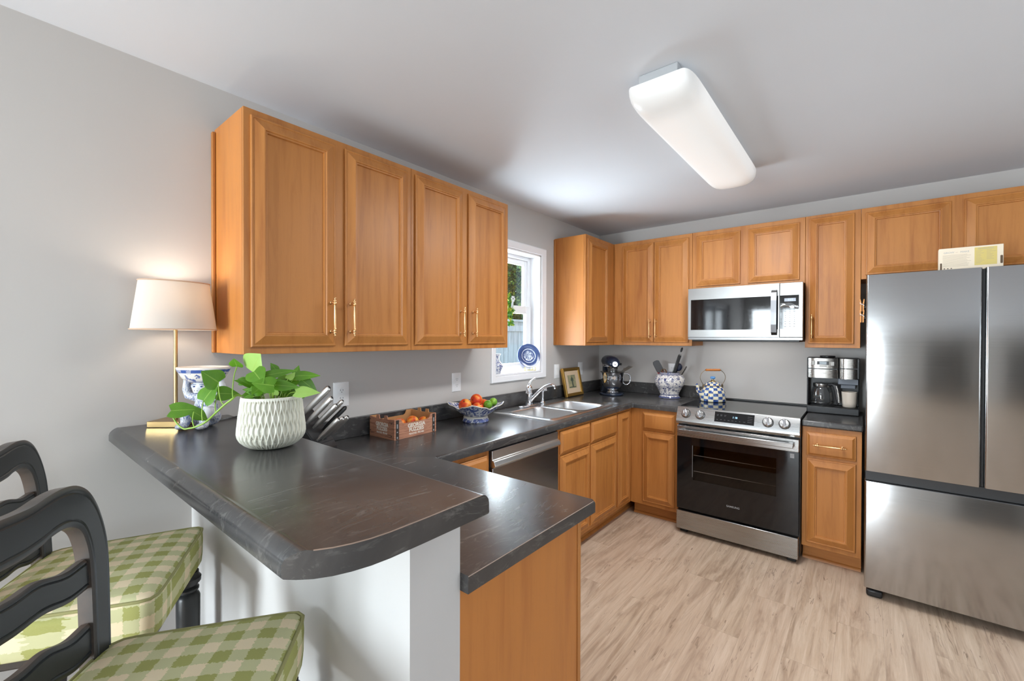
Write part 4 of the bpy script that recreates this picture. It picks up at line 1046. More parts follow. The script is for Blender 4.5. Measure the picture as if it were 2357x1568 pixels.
def mk_leaf(name, c1, c2):
    k = N(name); uv = k.coord('UV'); s = k.sepxyz(uv)
    mid = k.math('ABSOLUTE', k.math('SUBTRACT', s[0], 0.5))
    vein = k.math('SINE', k.math('MULTIPLY', k.math('SUBTRACT', s[1], k.math('MULTIPLY', mid, 0.9)), 70.0))
    n = k.noise(k.coord('Object'), 40, 3)
    c = k.mix(n, c1, c2); c = k.mix(k.math('MULTIPLY', k.math('LESS_THAN', mid, 0.02), 0.5), c, srgb(160, 190, 90))
    c = k.mix(k.math('MULTIPLY', k.math('GREATER_THAN', vein, 0.85), 0.12), c, srgb(150, 185, 90))
    k.P(Base_Color=c, Roughness=0.32)
    tl = k.n('BsdfTranslucent'); k.set(tl.inputs[0], c); mx = k.n('MixShader'); mx.inputs[0].default_value = 0.25
    k.t.links.new(k.p.outputs[0], mx.inputs[1]); k.t.links.new(tl.outputs[0], mx.inputs[2]); k.t.links.new(mx.outputs[0], k.t.nodes['Material Output'].inputs[0]); return k.m
LEAFM = mk_leaf('pothos_leaf', srgb(72, 124, 22), srgb(104, 154, 38)); LEAFL = mk_leaf('pale_pothos_leaf', srgb(150, 192, 88), srgb(168, 204, 108))
rr = random.Random(5)
b1, b2 = B(), B()
for i in range(14):      # inner leaves filling the crown
    a = rr.uniform(0, 2 * PI); q_ = rr.uniform(0.02, 0.055); z_ = rr.uniform(0.150, 0.195); d_ = a + rr.uniform(-0.8, 0.8); l_ = rr.uniform(0.04, 0.06)
    leaf(b1, (q_ * math.cos(a), q_ * math.sin(a), z_), (q_ * math.cos(a) + l_ * math.cos(d_), q_ * math.sin(a) + l_ * math.sin(d_), z_ + rr.uniform(-0.015, 0.02)), rr.uniform(0.030, 0.044), 0.3)
for i, (x0, y0_, z0, x1, y1_, z1, w) in enumerate(LEAF):
    if i > 5:
        mx_, my_, mz_ = (x0 + x1) / 2, (y0_ + y1_) / 2, (z0 + z1) / 2; q_ = 1.22
        x1, y1_, z1 = x0 + (x1 - x0) * q_, y0_ + (y1_ - y0_) * q_, z0 + (z1 - z0) * q_
    leaf(b2 if i in LIGHTL else b1, (x0, y0_, z0), (x1, y1_, z1), max(w * 1.32, 0.022), 0.30, rr.uniform(-0.25, 0.25))
obj('leaves', b1, LEAFM, pt, angle=180); obj('leaves', b2, LEAFL, pt, angle=180, label='paler young leaves')
STEM = plain('pothos_stem', srgb(136, 172, 66), 0.4)
def spline(pts, sub=5):
    out = []; P_ = [Vector(p) for p in pts]
    for i in range(len(P_) - 1):
        p0, p1, p2, p3 = P_[max(i - 1, 0)], P_[i], P_[i + 1], P_[min(i + 2, len(P_) - 1)]
        for q in range(sub):
            t = q / sub
            out.append(0.5 * (2 * p1 + (p2 - p0) * t + (2 * p0 - 5 * p1 + 4 * p2 - p3) * t * t + (3 * p1 - p0 - 3 * p2 + p3) * t ** 3))
    out.append(P_[-1]); return out
b = B(); sv = spline(VINE); b.tube(sv, [0.0034 - 0.0014 * i / len(sv) for i in range(len(sv))], 8)
for q in PET: b.tube(spline(q), 0.0016, 6)
obj('trailing_vine', b, STEM, pt, angle=180)
b = B()
for i, l in enumerate(LEAF):
    if i < 6: continue
    e = Vector(l[:3]); g = Vector((e.x * 0.35 + rr.uniform(-0.02, 0.02), e.y * 0.35 + rr.uniform(-0.02, 0.02), 0.128))
    b.tube(spline([g, g.lerp(e, 0.5) + Vector((0, 0, 0.012)), e], 5), 0.0014, 6)
obj('stems', b, STEM, pt, angle=180)

# ------------------------------------------------------------------ knife block and knives
KB_ANG = math.radians(22)
KBL = (0.255, -3.060, ZC)
kbk = thing('knife_block', 'black slanted knife block on the lower counter behind the bar', 'knife block', KBL, KB_ANG)
b = B(); XZ = Matrix(((1, 0, 0, 0), (0, 0, -1, 0), (0, 1, 0, 0), (0, 0, 0, 1)))
b.prism([(-0.085, 0.0005), (0.085, 0.0005), (0.085, 0.055), (0.070, 0.075), (-0.045, 0.205), (-0.085, 0.180)], -0.055, 0.055, XZ)
obj('block', b, plain('black_block', (0.018, 0.018, 0.019, 1), 0.4), kbk, bev=0.003)
b = B(); sl = Vector((0.115, 0, -0.130)).normalized(); nr = Vector((0.130, 0, 0.115)).normalized()
FP = Matrix((sl, Vector((0, 1, 0)), nr)).transposed().to_4x4(); FP.translation = Vector((-0.045, 0, 0.205))
b.box(0.004, 0.170, -0.052, 0.052, 0.0003, 0.0025, FP); obj('slot_plate', b, DARKM, kbk, bev=0.001)
LK = Matrix.Translation(KBL) @ Matrix.Rotation(KB_ANG, 4, 'Z')
def knife(label, u, w, length, wid, tilt=0.0, steel=True):
    p = LK @ (FP @ Vector((u, w, 0.0028))); d = (LK.to_3x3() @ (nr + Vector((0, tilt, 0)))).normalized()
    root = thing('kitchen_knife', label, 'knife', p, group='knives in the block'); INV[root.name] = Matrix.Translation(-p)
    M = along(p, p + d, LK.to_3x3() @ Vector((0, 1, 0)))
    length *= 1.20; wid *= 1.16
    b = B(); n = 14; L = length; prof = [(0.55, 0), (0.55, 0.008), (0.80, 0.022), (0.95, 0.05), (1.0, 0.5 * L), (1.02, 0.8 * L), (0.95, 0.96 * L), (0.6, L), (0.0, L + 0.001)]
    b.lathe([(r * wid, z) for r, z in prof], 16, M=M, sx=1.0, sy=0.62); obj('knife_handle', b, KNIFEST if steel else DARKM, root, angle=60)
    b = B(); b.lathe([(wid * 0.55, L + 0.0012), (wid * 0.5, L + 0.002), (0, L + 0.002)], 14, M=M, sy=0.62); obj('end_cap', b, BLACKP, root)
    b = B(); b.box(-wid * 0.5, wid * 0.5, -0.0012, 0.0012, -0.006, 0.0005, M @ Matrix.Translation((0, 0, 0.0))); obj('blade', b, CHROME, root, smooth=False)
knife('longest steel-handled knife, uppermost in the block', 0.018, -0.018, 0.150, 0.0125)
knife('steel-handled knife second from the top of the block', 0.062, -0.026, 0.140, 0.0115)
knife('slim steel-handled knife in the middle of the block, on the bar side', 0.092, -0.012, 0.130, 0.0095)
knife('slim steel-handled knife in the middle of the block, on the wall side', 0.086, 0.020, 0.140, 0.0090)
knife('dark-handled kitchen shears standing in the block beside the slim knives', 0.112, 0.030, 0.130, 0.0085, 0.0, False)
for j in range(3):
    knife(('steel-handled steak knife at the lower edge of the block, towards the bar', 'steel-handled steak knife at the lower edge of the block, between two alike', 'steel-handled steak knife at the lower edge of the block, towards the wall')[j], 0.152, -0.036 + 0.028 * j, 0.120, 0.0095)

# ------------------------------------------------------------------ peach crate
CRL = (0.138, -2.498, ZC); cr = thing('fruit_crate', 'cardboard peach crate with printed wood grain on the counter', 'crate', CRL, math.radians(2))
def mk_card(name, base, dark, grain=True):
    k = N(name); v = k.coord('Object', (3, 3, 60)); n = k.noise(v, 3.0, 5, 0.6, 1.2); n2 = k.noise(k.coord('Object'), 30, 3)
    c = k.ramp(n, (0.38, dark), (0.50, base), (0.7, tuple(min(1, x * 1.1) for x in base[:3]))) if grain else k.mix(n2, base, dark)
    k.P(Base_Color=c, Roughness=0.75); return k.m
CARDO = mk_card('printed_cardboard', srgb(186, 132, 104), srgb(150, 98, 76)); CARDI = mk_card('plain_cardboard', srgb(200, 150, 98), srgb(184, 132, 82), False)
WPRINT = plain('white_print', srgb(236, 226, 212), 0.7); BPRINT = plain('black_print', srgb(52, 44, 40), 0.7)
hx, hy = 0.103, 0.141
YZm = lambda x: Matrix(((0, 0, 1, x), (1, 0, 0, 0), (0, 1, 0, 0), (0, 0, 0, 1)))     # poly (y,z) extruded along x
XZm = lambda y: Matrix(((1, 0, 0, 0), (0, 0, 1, y), (0, 1, 0, 0), (0, 0, 0, 1)))    # poly (x,z) extruded along y
side = [(-hy, 0.0005), (hy, 0.0005), (hy, 0.104), (0.100, 0.104), (0.092, 0.085), (0.080, 0.078), (-0.080, 0.078), (-0.092, 0.085), (-0.100, 0.104), (-hy, 0.104)]
for xx in (hx - 0.004, -hx):
    b = B(); b.prism(side, 0, 0.004, YZm(xx)); pn_ = obj('side_panel', b, CARDO if xx > 0 else CARDI, cr, smooth=False)
    if xx > 0: sp_ = pn_
endp = [(-hx, 0.0005), (hx, 0.0005), (hx, 0.104), (0.048, 0.100), (0.044, 0.118), (0.022, 0.118), (0.018, 0.099), (-0.018, 0.099), (-0.022, 0.118), (-0.044, 0.118), (-0.048, 0.100), (-hx, 0.104)]
for yy in (-hy, hy - 0.004):
    b = B(); b.prism([(x * 0.985, z) for x, z in endp], -0.0005, 0.0035, XZm(yy)); pn_ = obj('end_panel', b, CARDO if yy < 0 else CARDI, cr, smooth=False)
    if yy < 0: ep_ = pn_
obj('bottom', B().box(-hx + 0.004, hx - 0.004, -hy + 0.004, hy - 0.004, 0.001, 0.004), CARDI, cr, smooth=False)
SF = frame((hx + 0.0004, 0, 0), (0, 1, 0), (0, 0, 1)); EF = frame((0, -hy - 0.0012, 0), (1, 0, 0), (0, 0, 1))
for FF, par, wsc, top in ((SF, sp_, 1.0, 0.060), (EF, ep_, 0.88, 0.070)):
    text('lettering', 'GEORGIA', 0.0265, FF @ Matrix.Translation((0.002, top, 0)), WPRINT, par, 0.0009, 0.0002, sx=1.02 * wsc)
    text('lettering', 'FUZZIES', 0.0265, FF @ Matrix.Translation((0.002, top - 0.0225, 0)), WPRINT, par, 0.0009, 0.0002, sx=1.02 * wsc)
    text('lettering', 'PEACHES  P\u00caCHES', 0.0125, FF @ Matrix.Translation((0.002, top - 0.043, 0)), WPRINT, par, 0.0003, 0.0002, sx=1.0 * wsc)
b = B(); b.box(-0.133, -0.113, 0.002, 0.100, 0, 0.0004, SF); b.box(0.113, 0.131, 0.002, 0.100, 0, 0.0004, SF); st_ = obj('printed_band', b, BPRINT, sp_, smooth=False)
b = B()
for c0 in (-0.129, 0.117):
    for z0, z1 in ((0.006, 0.016), (0.036, 0.042), (0.058, 0.080)): b.box(c0 + 0.002, c0 + 0.009, z0, z1, 0.0005, 0.0007, SF)
obj('band_print', b, GREYPRINT, sp_, smooth=False)
b = B()
for (u, v_) in ((-0.096, 0.090), (0.080, 0.082), (0.080, 0.018), (-0.096, 0.030)): b.prism([(u + x * 0.004, v_ + y * 0.003) for x, y in circle(10)], 0, 0.0004, EF)
for (u0, u1, v_) in ((-0.098, -0.062, 0.020), (0.045, 0.080, 0.022), (0.062, 0.098, 0.088), (0.030, 0.082, 0.012)): b.box(u0, u1, v_, v_ + 0.0016, 0, 0.0004, EF)
obj('knot_print', b, BPRINT, ep_, smooth=False)

def mk_fruit(name, c1, c2, c3, sc=9):
    k = N(name); v = k.coord('Object', (1, 1, 1)); oi = k.n('ObjectInfo')
    ad = k.n('VectorMath', operation='MULTIPLY_ADD'); k.set(ad.inputs[0], oi.outputs['Random']); ad.inputs[1].default_value = (9, 5, 7); k.set(ad.inputs[2], v)
    n = k.noise(ad.outputs[0], sc, 3, 0.5, 0.5); c = k.ramp(n, (0.36, c1), (0.50, c2), (0.64, c3)); k.P(Base_Color=c, Roughness=0.45); k.p.inputs['Specular IOR Level'].default_value = 0.35; return k.m
PEACH = mk_fruit('peach_skin', srgb(206, 66, 28), srgb(232, 124, 44), srgb(242, 178, 74), 22)
APPLE = mk_fruit('red_orange_skin', srgb(196, 50, 24), srgb(222, 84, 32), srgb(238, 164, 70), 20)
LIME = mk_fruit('lime_skin', srgb(78, 132, 30), srgb(110, 160, 42), srgb(140, 180, 60), 30)
STALK = plain('fruit_stalk', srgb(70, 52, 26), 0.8)
def fruit(name, label, cat, loc, r, m, group, tilt=(0.4, 0.3, 0), crease=True):
    root = thing(name, label, cat, loc, group=group); root.rotation_euler = tilt
    b = B(); prof = []; n = 18
    for i in range(n + 1):
        a = PI * i / n; rad = math.sin(a); z = -math.cos(a)
        z2 = z * 0.93 - (0.20 * math.exp(-(rad / 0.22) ** 2) if z > 0 else -0.07 * math.exp(-(rad / 0.2) ** 2))
        prof.append((rad * r, z2 * r))
    def cr_(t, i, rr_): return rr_ * (1 - (0.06 * math.exp(-((t - PI) / 0.22) ** 2) if crease else 0))
    b.lathe(prof, 28, rad=cr_); obj('skin', b, m, root, angle=180)
    b = B(); b.cyl((0, 0, r * 0.68), (0.1 * r, 0, r * 0.86), r * 0.06, r * 0.09, 8); obj('stalk', b, STALK, root)
    return root
CM = Matrix.Translation(CRL) @ Matrix.Rotation(math.radians(2), 4, 'Z')
for i, (x, y, z, tl_, lb) in enumerate(((0.060, 0.010, 0.066, (1.2, 0.5, 1.2), 'orange-red peach with its stalk end showing, middle of the crate'), (0.055, -0.075, 0.064, (0.3, 0.9, 0), 'yellow and red peach in the crate corner nearest the printed end'),
        (0.060, 0.090, 0.052, (0.4, 0.2, 2), 'dull red peach at the far end of the crate, mostly hidden by its side'), (-0.045, -0.088, 0.054, (0.2, 0.4, 1), 'peach deep in the crate next to its backsplash side'), (-0.035, 0.0, 0.045, (0.1, 0.4, 3), 'peach low in the crate behind the middle one'))):
    fruit('peach', lb, 'peach', CM @ Vector((x, y, z)), 0.0345, PEACH, 'peaches in the crate', tl_)

# ------------------------------------------------------------------ fruit bowl
FBL = (0.205, -2.005, ZC); fb = thing('fruit_bowl', 'blue and white footed china bowl with a scalloped rim, full of fruit', 'bowl', FBL, YAW)
def sq(t, amt): return 1 + amt * math.cos(4 * t)
b = B(); prof = [(0.078, 0.0005), (0.082, 0.006), (0.080, 0.018), (0.072, 0.028), (0.064, 0.033)]
b.lathe(prof, 48); ft = obj('foot', b, DELFTB, fb)
b = B(); rows = []; spec = [(0.060, 0.034, 0.0, 0), (0.072, 0.040, 0.02, 0), (0.100, 0.058, 0.06, 0.002), (0.125, 0.080, 0.10, 0.006), (0.146, 0.100, 0.13, 0.012), (0.153, 0.104, 0.13, 0.013), (0.150, 0.1055, 0.13, 0.013), (0.140, 0.099, 0.12, 0.012), (0.116, 0.076, 0.10, 0.006), (0.080, 0.052, 0.04, 0.002), (0.02, 0.043, 0.0, 0)]
n = 64
for r, z, am, dz in spec: rows.append([b.v((r * sq(2 * PI * k / n, am) * math.cos(2 * PI * k / n), r * sq(2 * PI * k / n, am) * math.sin(2 * PI * k / n), z + dz * math.cos(8 * PI * k / n) + (0.003 * math.cos(12 * 2 * PI * k / n) if dz > 0.01 else 0))) for k in range(n)])
for i in range(len(rows) - 1):
    for k in range(n): b.f([rows[i][k], rows[i][(k + 1) % n], rows[i + 1][(k + 1) % n], rows[i + 1][k]])
b.f(rows[-1]); b.f(list(reversed(rows[0])))
obj('basin', b, DELFTB, fb, angle=60)
b = B(); b.tube([(0.1535 * sq(2 * PI * k / n, .13) * math.cos(2 * PI * k / n), 0.1535 * sq(2 * PI * k / n, .13) * math.sin(2 * PI * k / n), 0.1055 + 0.013 * math.cos(8 * PI * k / n) + 0.003 * math.cos(24 * PI * k / n)) for k in range(n)], 0.0030, 8, closed=True)
b.lathe([(0.066, 0.0262), (0.0765, 0.0262), (0.074, 0.034), (0.062, 0.036)], 40)
obj('rim', b, plain('cream_glaze', srgb(222, 216, 205), 0.2), fb, angle=80)
FM = Matrix.Translation(FBL) @ Matrix.Rotation(YAW, 4, 'Z')
for nm, x, y, z, r, m, tl_, lb in (('apple', -0.062, -0.040, 0.106, 0.040, APPLE, (0.6, 0.2, 0), 'red-orange peach on the lamp side of the blue and white bowl'), ('apple', 0.004, 0.0, 0.130, 0.040, APPLE, (1.35, 0.3, -0.2), 'yellow-red peach with its stalk end showing, topmost in the blue and white bowl'),
        ('apple', 0.050, 0.050, 0.098, 0.036, APPLE, (0.3, 0.2, 2), 'red peach at the back of the blue and white bowl, behind the limes'), ('apple', 0.018, -0.070, 0.092, 0.036, APPLE, (0.3, 0.5, 1), 'red peach low at the front rim of the blue and white bowl')):
    fruit('peach', lb, 'peach', FM @ Vector((x, y, z)), r, m, 'peaches in the china bowl', tl_)
for x, y, z, r, lb in ((0.078, -0.036, 0.108, 0.028, 'bright green lime in front of the other lime in the bowl'), (0.108, 0.012, 0.118, 0.026, 'green lime farther up the bowl side, half behind the other lime')):
    root = thing('lime', lb, 'lime', FM @ Vector((x, y, z)), group='limes in the china bowl'); root.rotation_euler = (1.2, 0.3, 0.4)
    b = B(); b.lathe([(0, -1.12 * r), (0.10 * r, -1.10 * r), (0.18 * r, -1.0 * r)] + [(math.sin(PI * i / 14) * r, -math.cos(PI * i / 14) * r) for i in range(2, 14)] + [(0.12 * r, 1.02 * r), (0, 1.04 * r)], 24); obj('rind', b, LIME, root, angle=180)
    b = B(); b.cyl((0, 0, 1.035 * r), (0, 0, 1.06 * r), 0.10 * r, 0.08 * r, 8); obj('stalk_scar', b, STALK, root)

# ------------------------------------------------------------------ window sill things
pl = thing('decorative_plate', 'blue and white willow plate leaning in the corner of the window sill', 'plate', (-0.050, -1.120, 1.1865))
pz = Vector((0.80, -0.55, 0.25)).normalized(); PMx = along((0, 0, 0.099), Vector((0, 0, 0.099)) + pz, (0, 0, 1))
kq = N('willow_plate_glaze'); uvn = kq.coord('UV'); s_ = kq.sepxyz(uvn); n = kq.noise(kq.coord('Object'), 70, 5, 0.65, 1.2)
rad_ = s_[1]
zone = kq.ramp(kq.math('MULTIPLY', rad_, 10.0), (0.0, (0.35, 0.35, 0.35)), (0.40, (0.42, 0.42, 0.42)), (0.42, (0.8, 0.8, 0.8)), (0.52, (0.8, 0.8, 0.8)), (0.54, (0.12, 0.12, 0.12)), (0.60, (0.12, 0.12, 0.12)), (0.62, (0.85, 0.85, 0.85)), (0.98, (0.85, 0.85, 0.85)))
mkk = kq.math('MULTIPLY', kq.math('ADD', zone, kq.math('MULTIPLY', kq.math('SUBTRACT', n, 0.5), 2.4)), 1.0)
kq.P(Base_Color=kq.mix(kq.ramp(mkk, (0.25, (0, 0, 0)), (0.55, (1, 1, 1))), srgb(200, 208, 220), srgb(58, 76, 120)), Roughness=0.15)
b = B(); b.lathe([(0.0005, 0.0), (0.03, 0.0), (0.055, 0.001), (0.062, 0.006), (0.080, 0.010), (0.097, 0.012), (0.098, 0.010), (0.080, 0.005), (0.060, -0.002), (0.0005, -0.004)], 48, M=PMx, cap=False); obj('dish', b, kq.m, pl, angle=70)
es = thing('plate_stand', 'small yellow wire stand holding up the blue plate', 'plate stand', (-0.050, -1.120, 1.1665))
b = B()
for s in (-1, 1):
    q = Vector((0.55, 0.80, 0)) * (0.045 * s); f_ = Vector((0.80, -0.55, 0))
    b.tube([q + f_ * 0.042 + Vector((0, 0, 0.030)), q + f_ * 0.045 + Vector((0, 0, 0.003)), q - f_ * 0.03 + Vector((0, 0, 0.003)), q - f_ * 0.045 + Vector((0, 0, 0.09))], 0.0028, 8)
b.tube([Vector((0.55, 0.80, 0)) * 0.045 + Vector((0, 0, 0.003)), Vector((0.55, 0.80, 0)) * -0.045 + Vector((0, 0, 0.003))], 0.0028, 8)
obj('wire', b, plain('yellow_brass_wire', srgb(214, 196, 90), 0.35, 0.5), es, angle=80)
b = B(); b.lathe([(0.030, 0.0005), (0.033, 0.004), (0.031, 0.010), (0.036, 0.022), (0.046, 0.045), (0.045, 0.060), (0.034, 0.078), (0.020, 0.094), (0.017, 0.112), (0.020, 0.128), (0.030, 0.143), (0.031, 0.146), (0.026, 0.145), (0.015, 0.125), (0, 0.12)], 32)
vz = tag(obj('vase', b, mk_delft('blue_leaf_glaze', 48), None, angle=60), 'small blue and white bottle vase on the window sill, cut off by the window casing', 'vase'); vz.location = (-0.045, -1.520, 1.1665)
# garland hanging at the meeting rail
gl = thing('window_garland', 'green leafy spray with a white ribbon bow hanging inside the window', 'garland', (-0.055, -1.395, 1.73))
rr = random.Random(12); b = B(); b3 = B()
for i in range(120):
    t = rr.random(); c = Vector((0.010 * rr.uniform(-1, 1), 0.045 + 0.035 * rr.uniform(-1, 1) * (1 - 0.3 * t), 0.05 - 0.25 * t))
    if t < 0.3: c.y -= 0.06 * rr.random()
    d = Vector((rr.uniform(-.6, .6), rr.uniform(-1, 1), rr.uniform(-1, .3))).normalized(); s = d.cross(Vector((1, 0, 0.2))).normalized(); L = 0.016 + 0.010 * rr.random()
    bb = b if rr.random() < 0.65 else b3
    q = [bb.v(p) for p in (c - d * L, c + s * L * .45 + Vector((.002, 0, 0)), c + d * L, c - s * L * .45 + Vector((.002, 0, 0)))]; bb.f(q)
g_ = obj('leaves', b, plain('garland_leaf', srgb(70, 130, 40), 0.5), gl); obj('leaves', b3, plain('garland_yellow_leaf', srgb(170, 190, 60), 0.5), gl, label='yellow-green leaves')
b = B(); b.tube([(0.0, 0.045, 0.06), (0.0, 0.045, -0.20)], 0.0025, 6); obj('twig', b, STALK, gl)
b = B()
for k in range(6):
    a = 2 * PI * k / 6; b.ball((0.014, 0.062 + 0.016 * math.cos(a), 0.005 + 0.016 * math.sin(a)), (0.004, 0.011, 0.008), 10, 6)
b.tube([(0.016, 0.062, 0.0), (0.016, 0.054, -0.04), (0.014, 0.060, -0.075)], [0.004, 0.007, 0.006], 8, flat=0.4); b.tube([(0.016, 0.062, 0.0), (0.016, 0.046, -0.03), (0.014, 0.042, -0.065)], [0.004, 0.006, 0.005], 8, flat=0.4)
obj('ribbon_bow', b, plain('white_ribbon', srgb(230, 236, 240), 0.6), gl)

# ------------------------------------------------------------------ picture frame leaning on the backsplash
pf = thing('picture_frame', 'gilt framed small print with beige mat leaning on the backsplash beside the mixer', 'picture frame', (0.085, -0.607, ZC + 0.0008))
un = Vector((0, 1, 0)); vn = Vector((-0.20, 0, 1)).normalized(); PF = frame((0, -0.143, 0.003), un, vn)
fw_, fh_ = 0.286, 0.252
b = B(); rows = []
for t_, d in ((0, -0.016), (0, 0.004), (0.004, 0.009), (0.016, 0.007), (0.024, 0.003), (0.028, -0.001), (0.028, -0.006)):
    rows.append([b.v(PF @ Vector(p)) for p in ((t_, t_, d), (fw_ - t_, t_, d), (fw_ - t_, fh_ - t_, d), (t_, fh_ - t_, d))])
for i in range(len(rows) - 1):
    for q in range(4): b.f([rows[i][q], rows[i][(q + 1) % 4], rows[i + 1][(q + 1) % 4], rows[i + 1][q]])
b.f(list(reversed(rows[0])))
obj('frame_moulding', b, plain('gilt', srgb(176, 136, 66), 0.3, 0.75), pf, angle=25)
b = B(); b.box(0.026, fw_ - 0.026, 0.026, fh_ - 0.026, -0.006, -0.004, PF); obj('mat_board', b, plain('beige_mat', srgb(214, 190, 160), 0.8), pf, smooth=False)
kk = N('faded_seascape_print'); v = kk.coord('Object'); n = kk.noise(v, 22, 5, 0.6, 1); s_ = kk.sepxyz(v)
kk.P(Base_Color=kk.mix(kk.ramp(kk.math('ADD', kk.math('MULTIPLY', n, 0.9), kk.math('MULTIPLY', s_[2], -1.0)), (0.15, (0, 0, 0)), (0.5, (1, 1, 1))), srgb(120, 128, 104), srgb(186, 172, 128)), Roughness=0.6)
b = B(); b.box(0.075, fw_ - 0.085, 0.070, fh_ - 0.065, -0.0038, -0.0030, PF); pr_ = obj('print', b, kk.m, pf, smooth=False)
b = B(); b.prism([(0.115, 0.135), (0.165, 0.135), (0.158, 0.155), (0.140, 0.172), (0.122, 0.155)], -0.0029, -0.0024, PF); b.box(0.132, 0.152, 0.080, 0.135, -0.0029, -0.0024, PF); b.box(0.080, fw_ - 0.095, 0.076, 0.084, -0.0029, -0.0024, PF)
obj('printed_motif', b, plain('dark_green_ink', srgb(78, 88, 74), 0.7), pr_, smooth=False)

# ------------------------------------------------------------------ stand mixer (forward = +x in local space)
mxr = thing('stand_mixer', 'navy blue stand mixer with polished steel bowl in the counter corner', 'mixer', (0.239, -0.242, ZC), math.radians(-50))
NAVYE = plain('navy_enamel', srgb(34, 44, 62), 0.18)
b = B(); base_ = []
for k in range(48):
    t = 2 * PI * k / 48; c, s = math.cos(t), math.sin(t)
    base_.append((0.035 + 0.155 * c, (0.112 if c > 0 else 0.090) * (abs(s) ** 0.8) * (1 if s > 0 else -1)))
b.prism(base_, 0.0006, 0.020); obj('base', b, NAVYE, mxr, bev=0.008, seg=3)
b = B()
rows = []
for z, xc, rx_, ry in ((0.018, -0.075, 0.060, 0.070), (0.05, -0.088, 0.042, 0.055), (0.10, -0.096, 0.036, 0.046), (0.17, -0.098, 0.036, 0.044), (0.22, -0.090, 0.048, 0.048), (0.250, -0.075, 0.065, 0.050)):
    rows.append([b.v((xc + rx_ * math.cos(2 * PI * k / 24), ry * math.sin(2 * PI * k / 24), z)) for k in range(24)])
for i in range(len(rows) - 1):
    for k in range(24): b.f([rows[i][k], rows[i][(k + 1) % 24], rows[i + 1][(k + 1) % 24], rows[i + 1][k]])
b.f(list(reversed(rows[0]))); b.f(rows[-1]); obj('column', b, NAVYE, mxr, angle=60)
b = B(); rows = []
for x, zc, ry, rz in ((-0.160, 0.300, 0.004, 0.004), (-0.155, 0.300, 0.030, 0.030), (-0.135, 0.300, 0.050, 0.046), (-0.09, 0.300, 0.060, 0.055), (-0.02, 0.300, 0.064, 0.056), (0.06, 0.299, 0.064, 0.055), (0.115, 0.296, 0.062, 0.052), (0.150, 0.291, 0.056, 0.046), (0.172, 0.285, 0.046, 0.038), (0.182, 0.281, 0.028, 0.026), (0.184, 0.280, 0.004, 0.004)):
    rows.append([b.v((x, ry * math.cos(2 * PI * k / 28), zc + rz * math.sin(2 * PI * k / 28) * (0.82 if math.sin(2 * PI * k / 28) < 0 else 1.0))) for k in range(28)])
for i in range(len(rows) - 1):
    for k in range(28): b.f([rows[i][k], rows[i][(k + 1) % 28], rows[i + 1][(k + 1) % 28], rows[i + 1][k]])
hd = obj('head', b, NAVYE, mxr, angle=180)
b = B(); b.lathe([(0.075, -0.011), (0.0765, -0.009), (0.0765, 0.009), (0.075, 0.011)], 48, (0.012, 0, 0.268), sx=2.20, sy=0.86, cap=False); obj('trim_band', b, CHROME, hd)
text('lettering', 'KitchenAid', 0.018, frame((0.045, -0.0645, 0.268), (1, 0, 0), (0, 0, 1)), BPRINT, hd, 0.0002)
b = B(); b.cyl((0.180, 0, 0.285), (0.192, 0, 0.285), 0.024, 0.023, 24); b.ball((0.196, 0, 0.285), (0.006, 0.008, 0.008)); obj('attachment_hub', b, CHROME, hd)
b = B(); b.cyl((0.150, 0.045, 0.284), (0.165, 0.064, 0.284), 0.009, 0.011, 12); obj('hub_knob', b, BLACKP, hd)
b = B(); b.lathe([(0.040, 0.205), (0.044, 0.215), (0.044, 0.238), (0.050, 0.250), (0.045, 0.256)], 28, (0.100, 0, 0)); b.cyl((0.100, 0, 0.16), (0.100, 0, 0.206), 0.010, n=12); obj('beater_shaft', b, STEEL, hd)
b = B(); b.lathe([(0.054, 0.0205), (0.056, 0.030), (0.044, 0.034), (0.046, 0.052), (0.058, 0.058), (0.085, 0.085), (0.100, 0.120), (0.105, 0.165), (0.106, 0.206), (0.109, 0.209), (0.106, 0.211), (0.103, 0.206), (0.098, 0.120), (0.06, 0.07), (0, 0.06)], 48, (0.092, 0, 0)); bw = obj('mixing_bowl', b, CHROME, mxr, angle=50)
ha = Vector((0.0, 1.0, 0)).normalized()
b = B(); b.tube([Vector((0.092, 0, 0)) + ha * r_ + Vector((0, 0, z)) for r_, z in ((0.100, 0.190), (0.118, 0.195), (0.138, 0.193), (0.154, 0.184), (0.162, 0.168), (0.164, 0.148), (0.162, 0.126), (0.154, 0.108), (0.140, 0.097), (0.122, 0.094), (0.108, 0.100), (0.098, 0.112))], 0.0055, 10, flat=1.6); obj('bowl_handle', b, CHROME, bw, angle=80)
b = B(); rows = []
for i in range(25):
    a = math.radians(-95 + 330 * i / 24); rows.append([b.v((0.092 + r_ * math.cos(a), r_ * math.sin(a), z)) for r_, z in ((0.062, 0.222), (0.112, 0.214))])
for i in range(24): b.f([rows[i][0], rows[i + 1][0], rows[i + 1][1], rows[i][1]])
q = [b.v((0.092 + x * ha.x - y * ha.y, x * ha.y + y * ha.x, z)) for x, y, z in ((0.095, -0.055, 0.216), (0.095, 0.055, 0.216), (0.168, 0.070, 0.262), (0.168, -0.070, 0.262))]; b.f(q)
w1_ = b.v((0.092 + 0.085 * ha.x + 0.055 * ha.y, 0.085 * ha.y - 0.055 * ha.x, 0.250)); b.f([q[0], q[3], w1_])
ps = obj('pouring_shield', b, SHIELD, mxr, smooth=False); md_ = ps.modifiers.new('thick', 'SOLIDIFY'); md_.thickness = 0.002

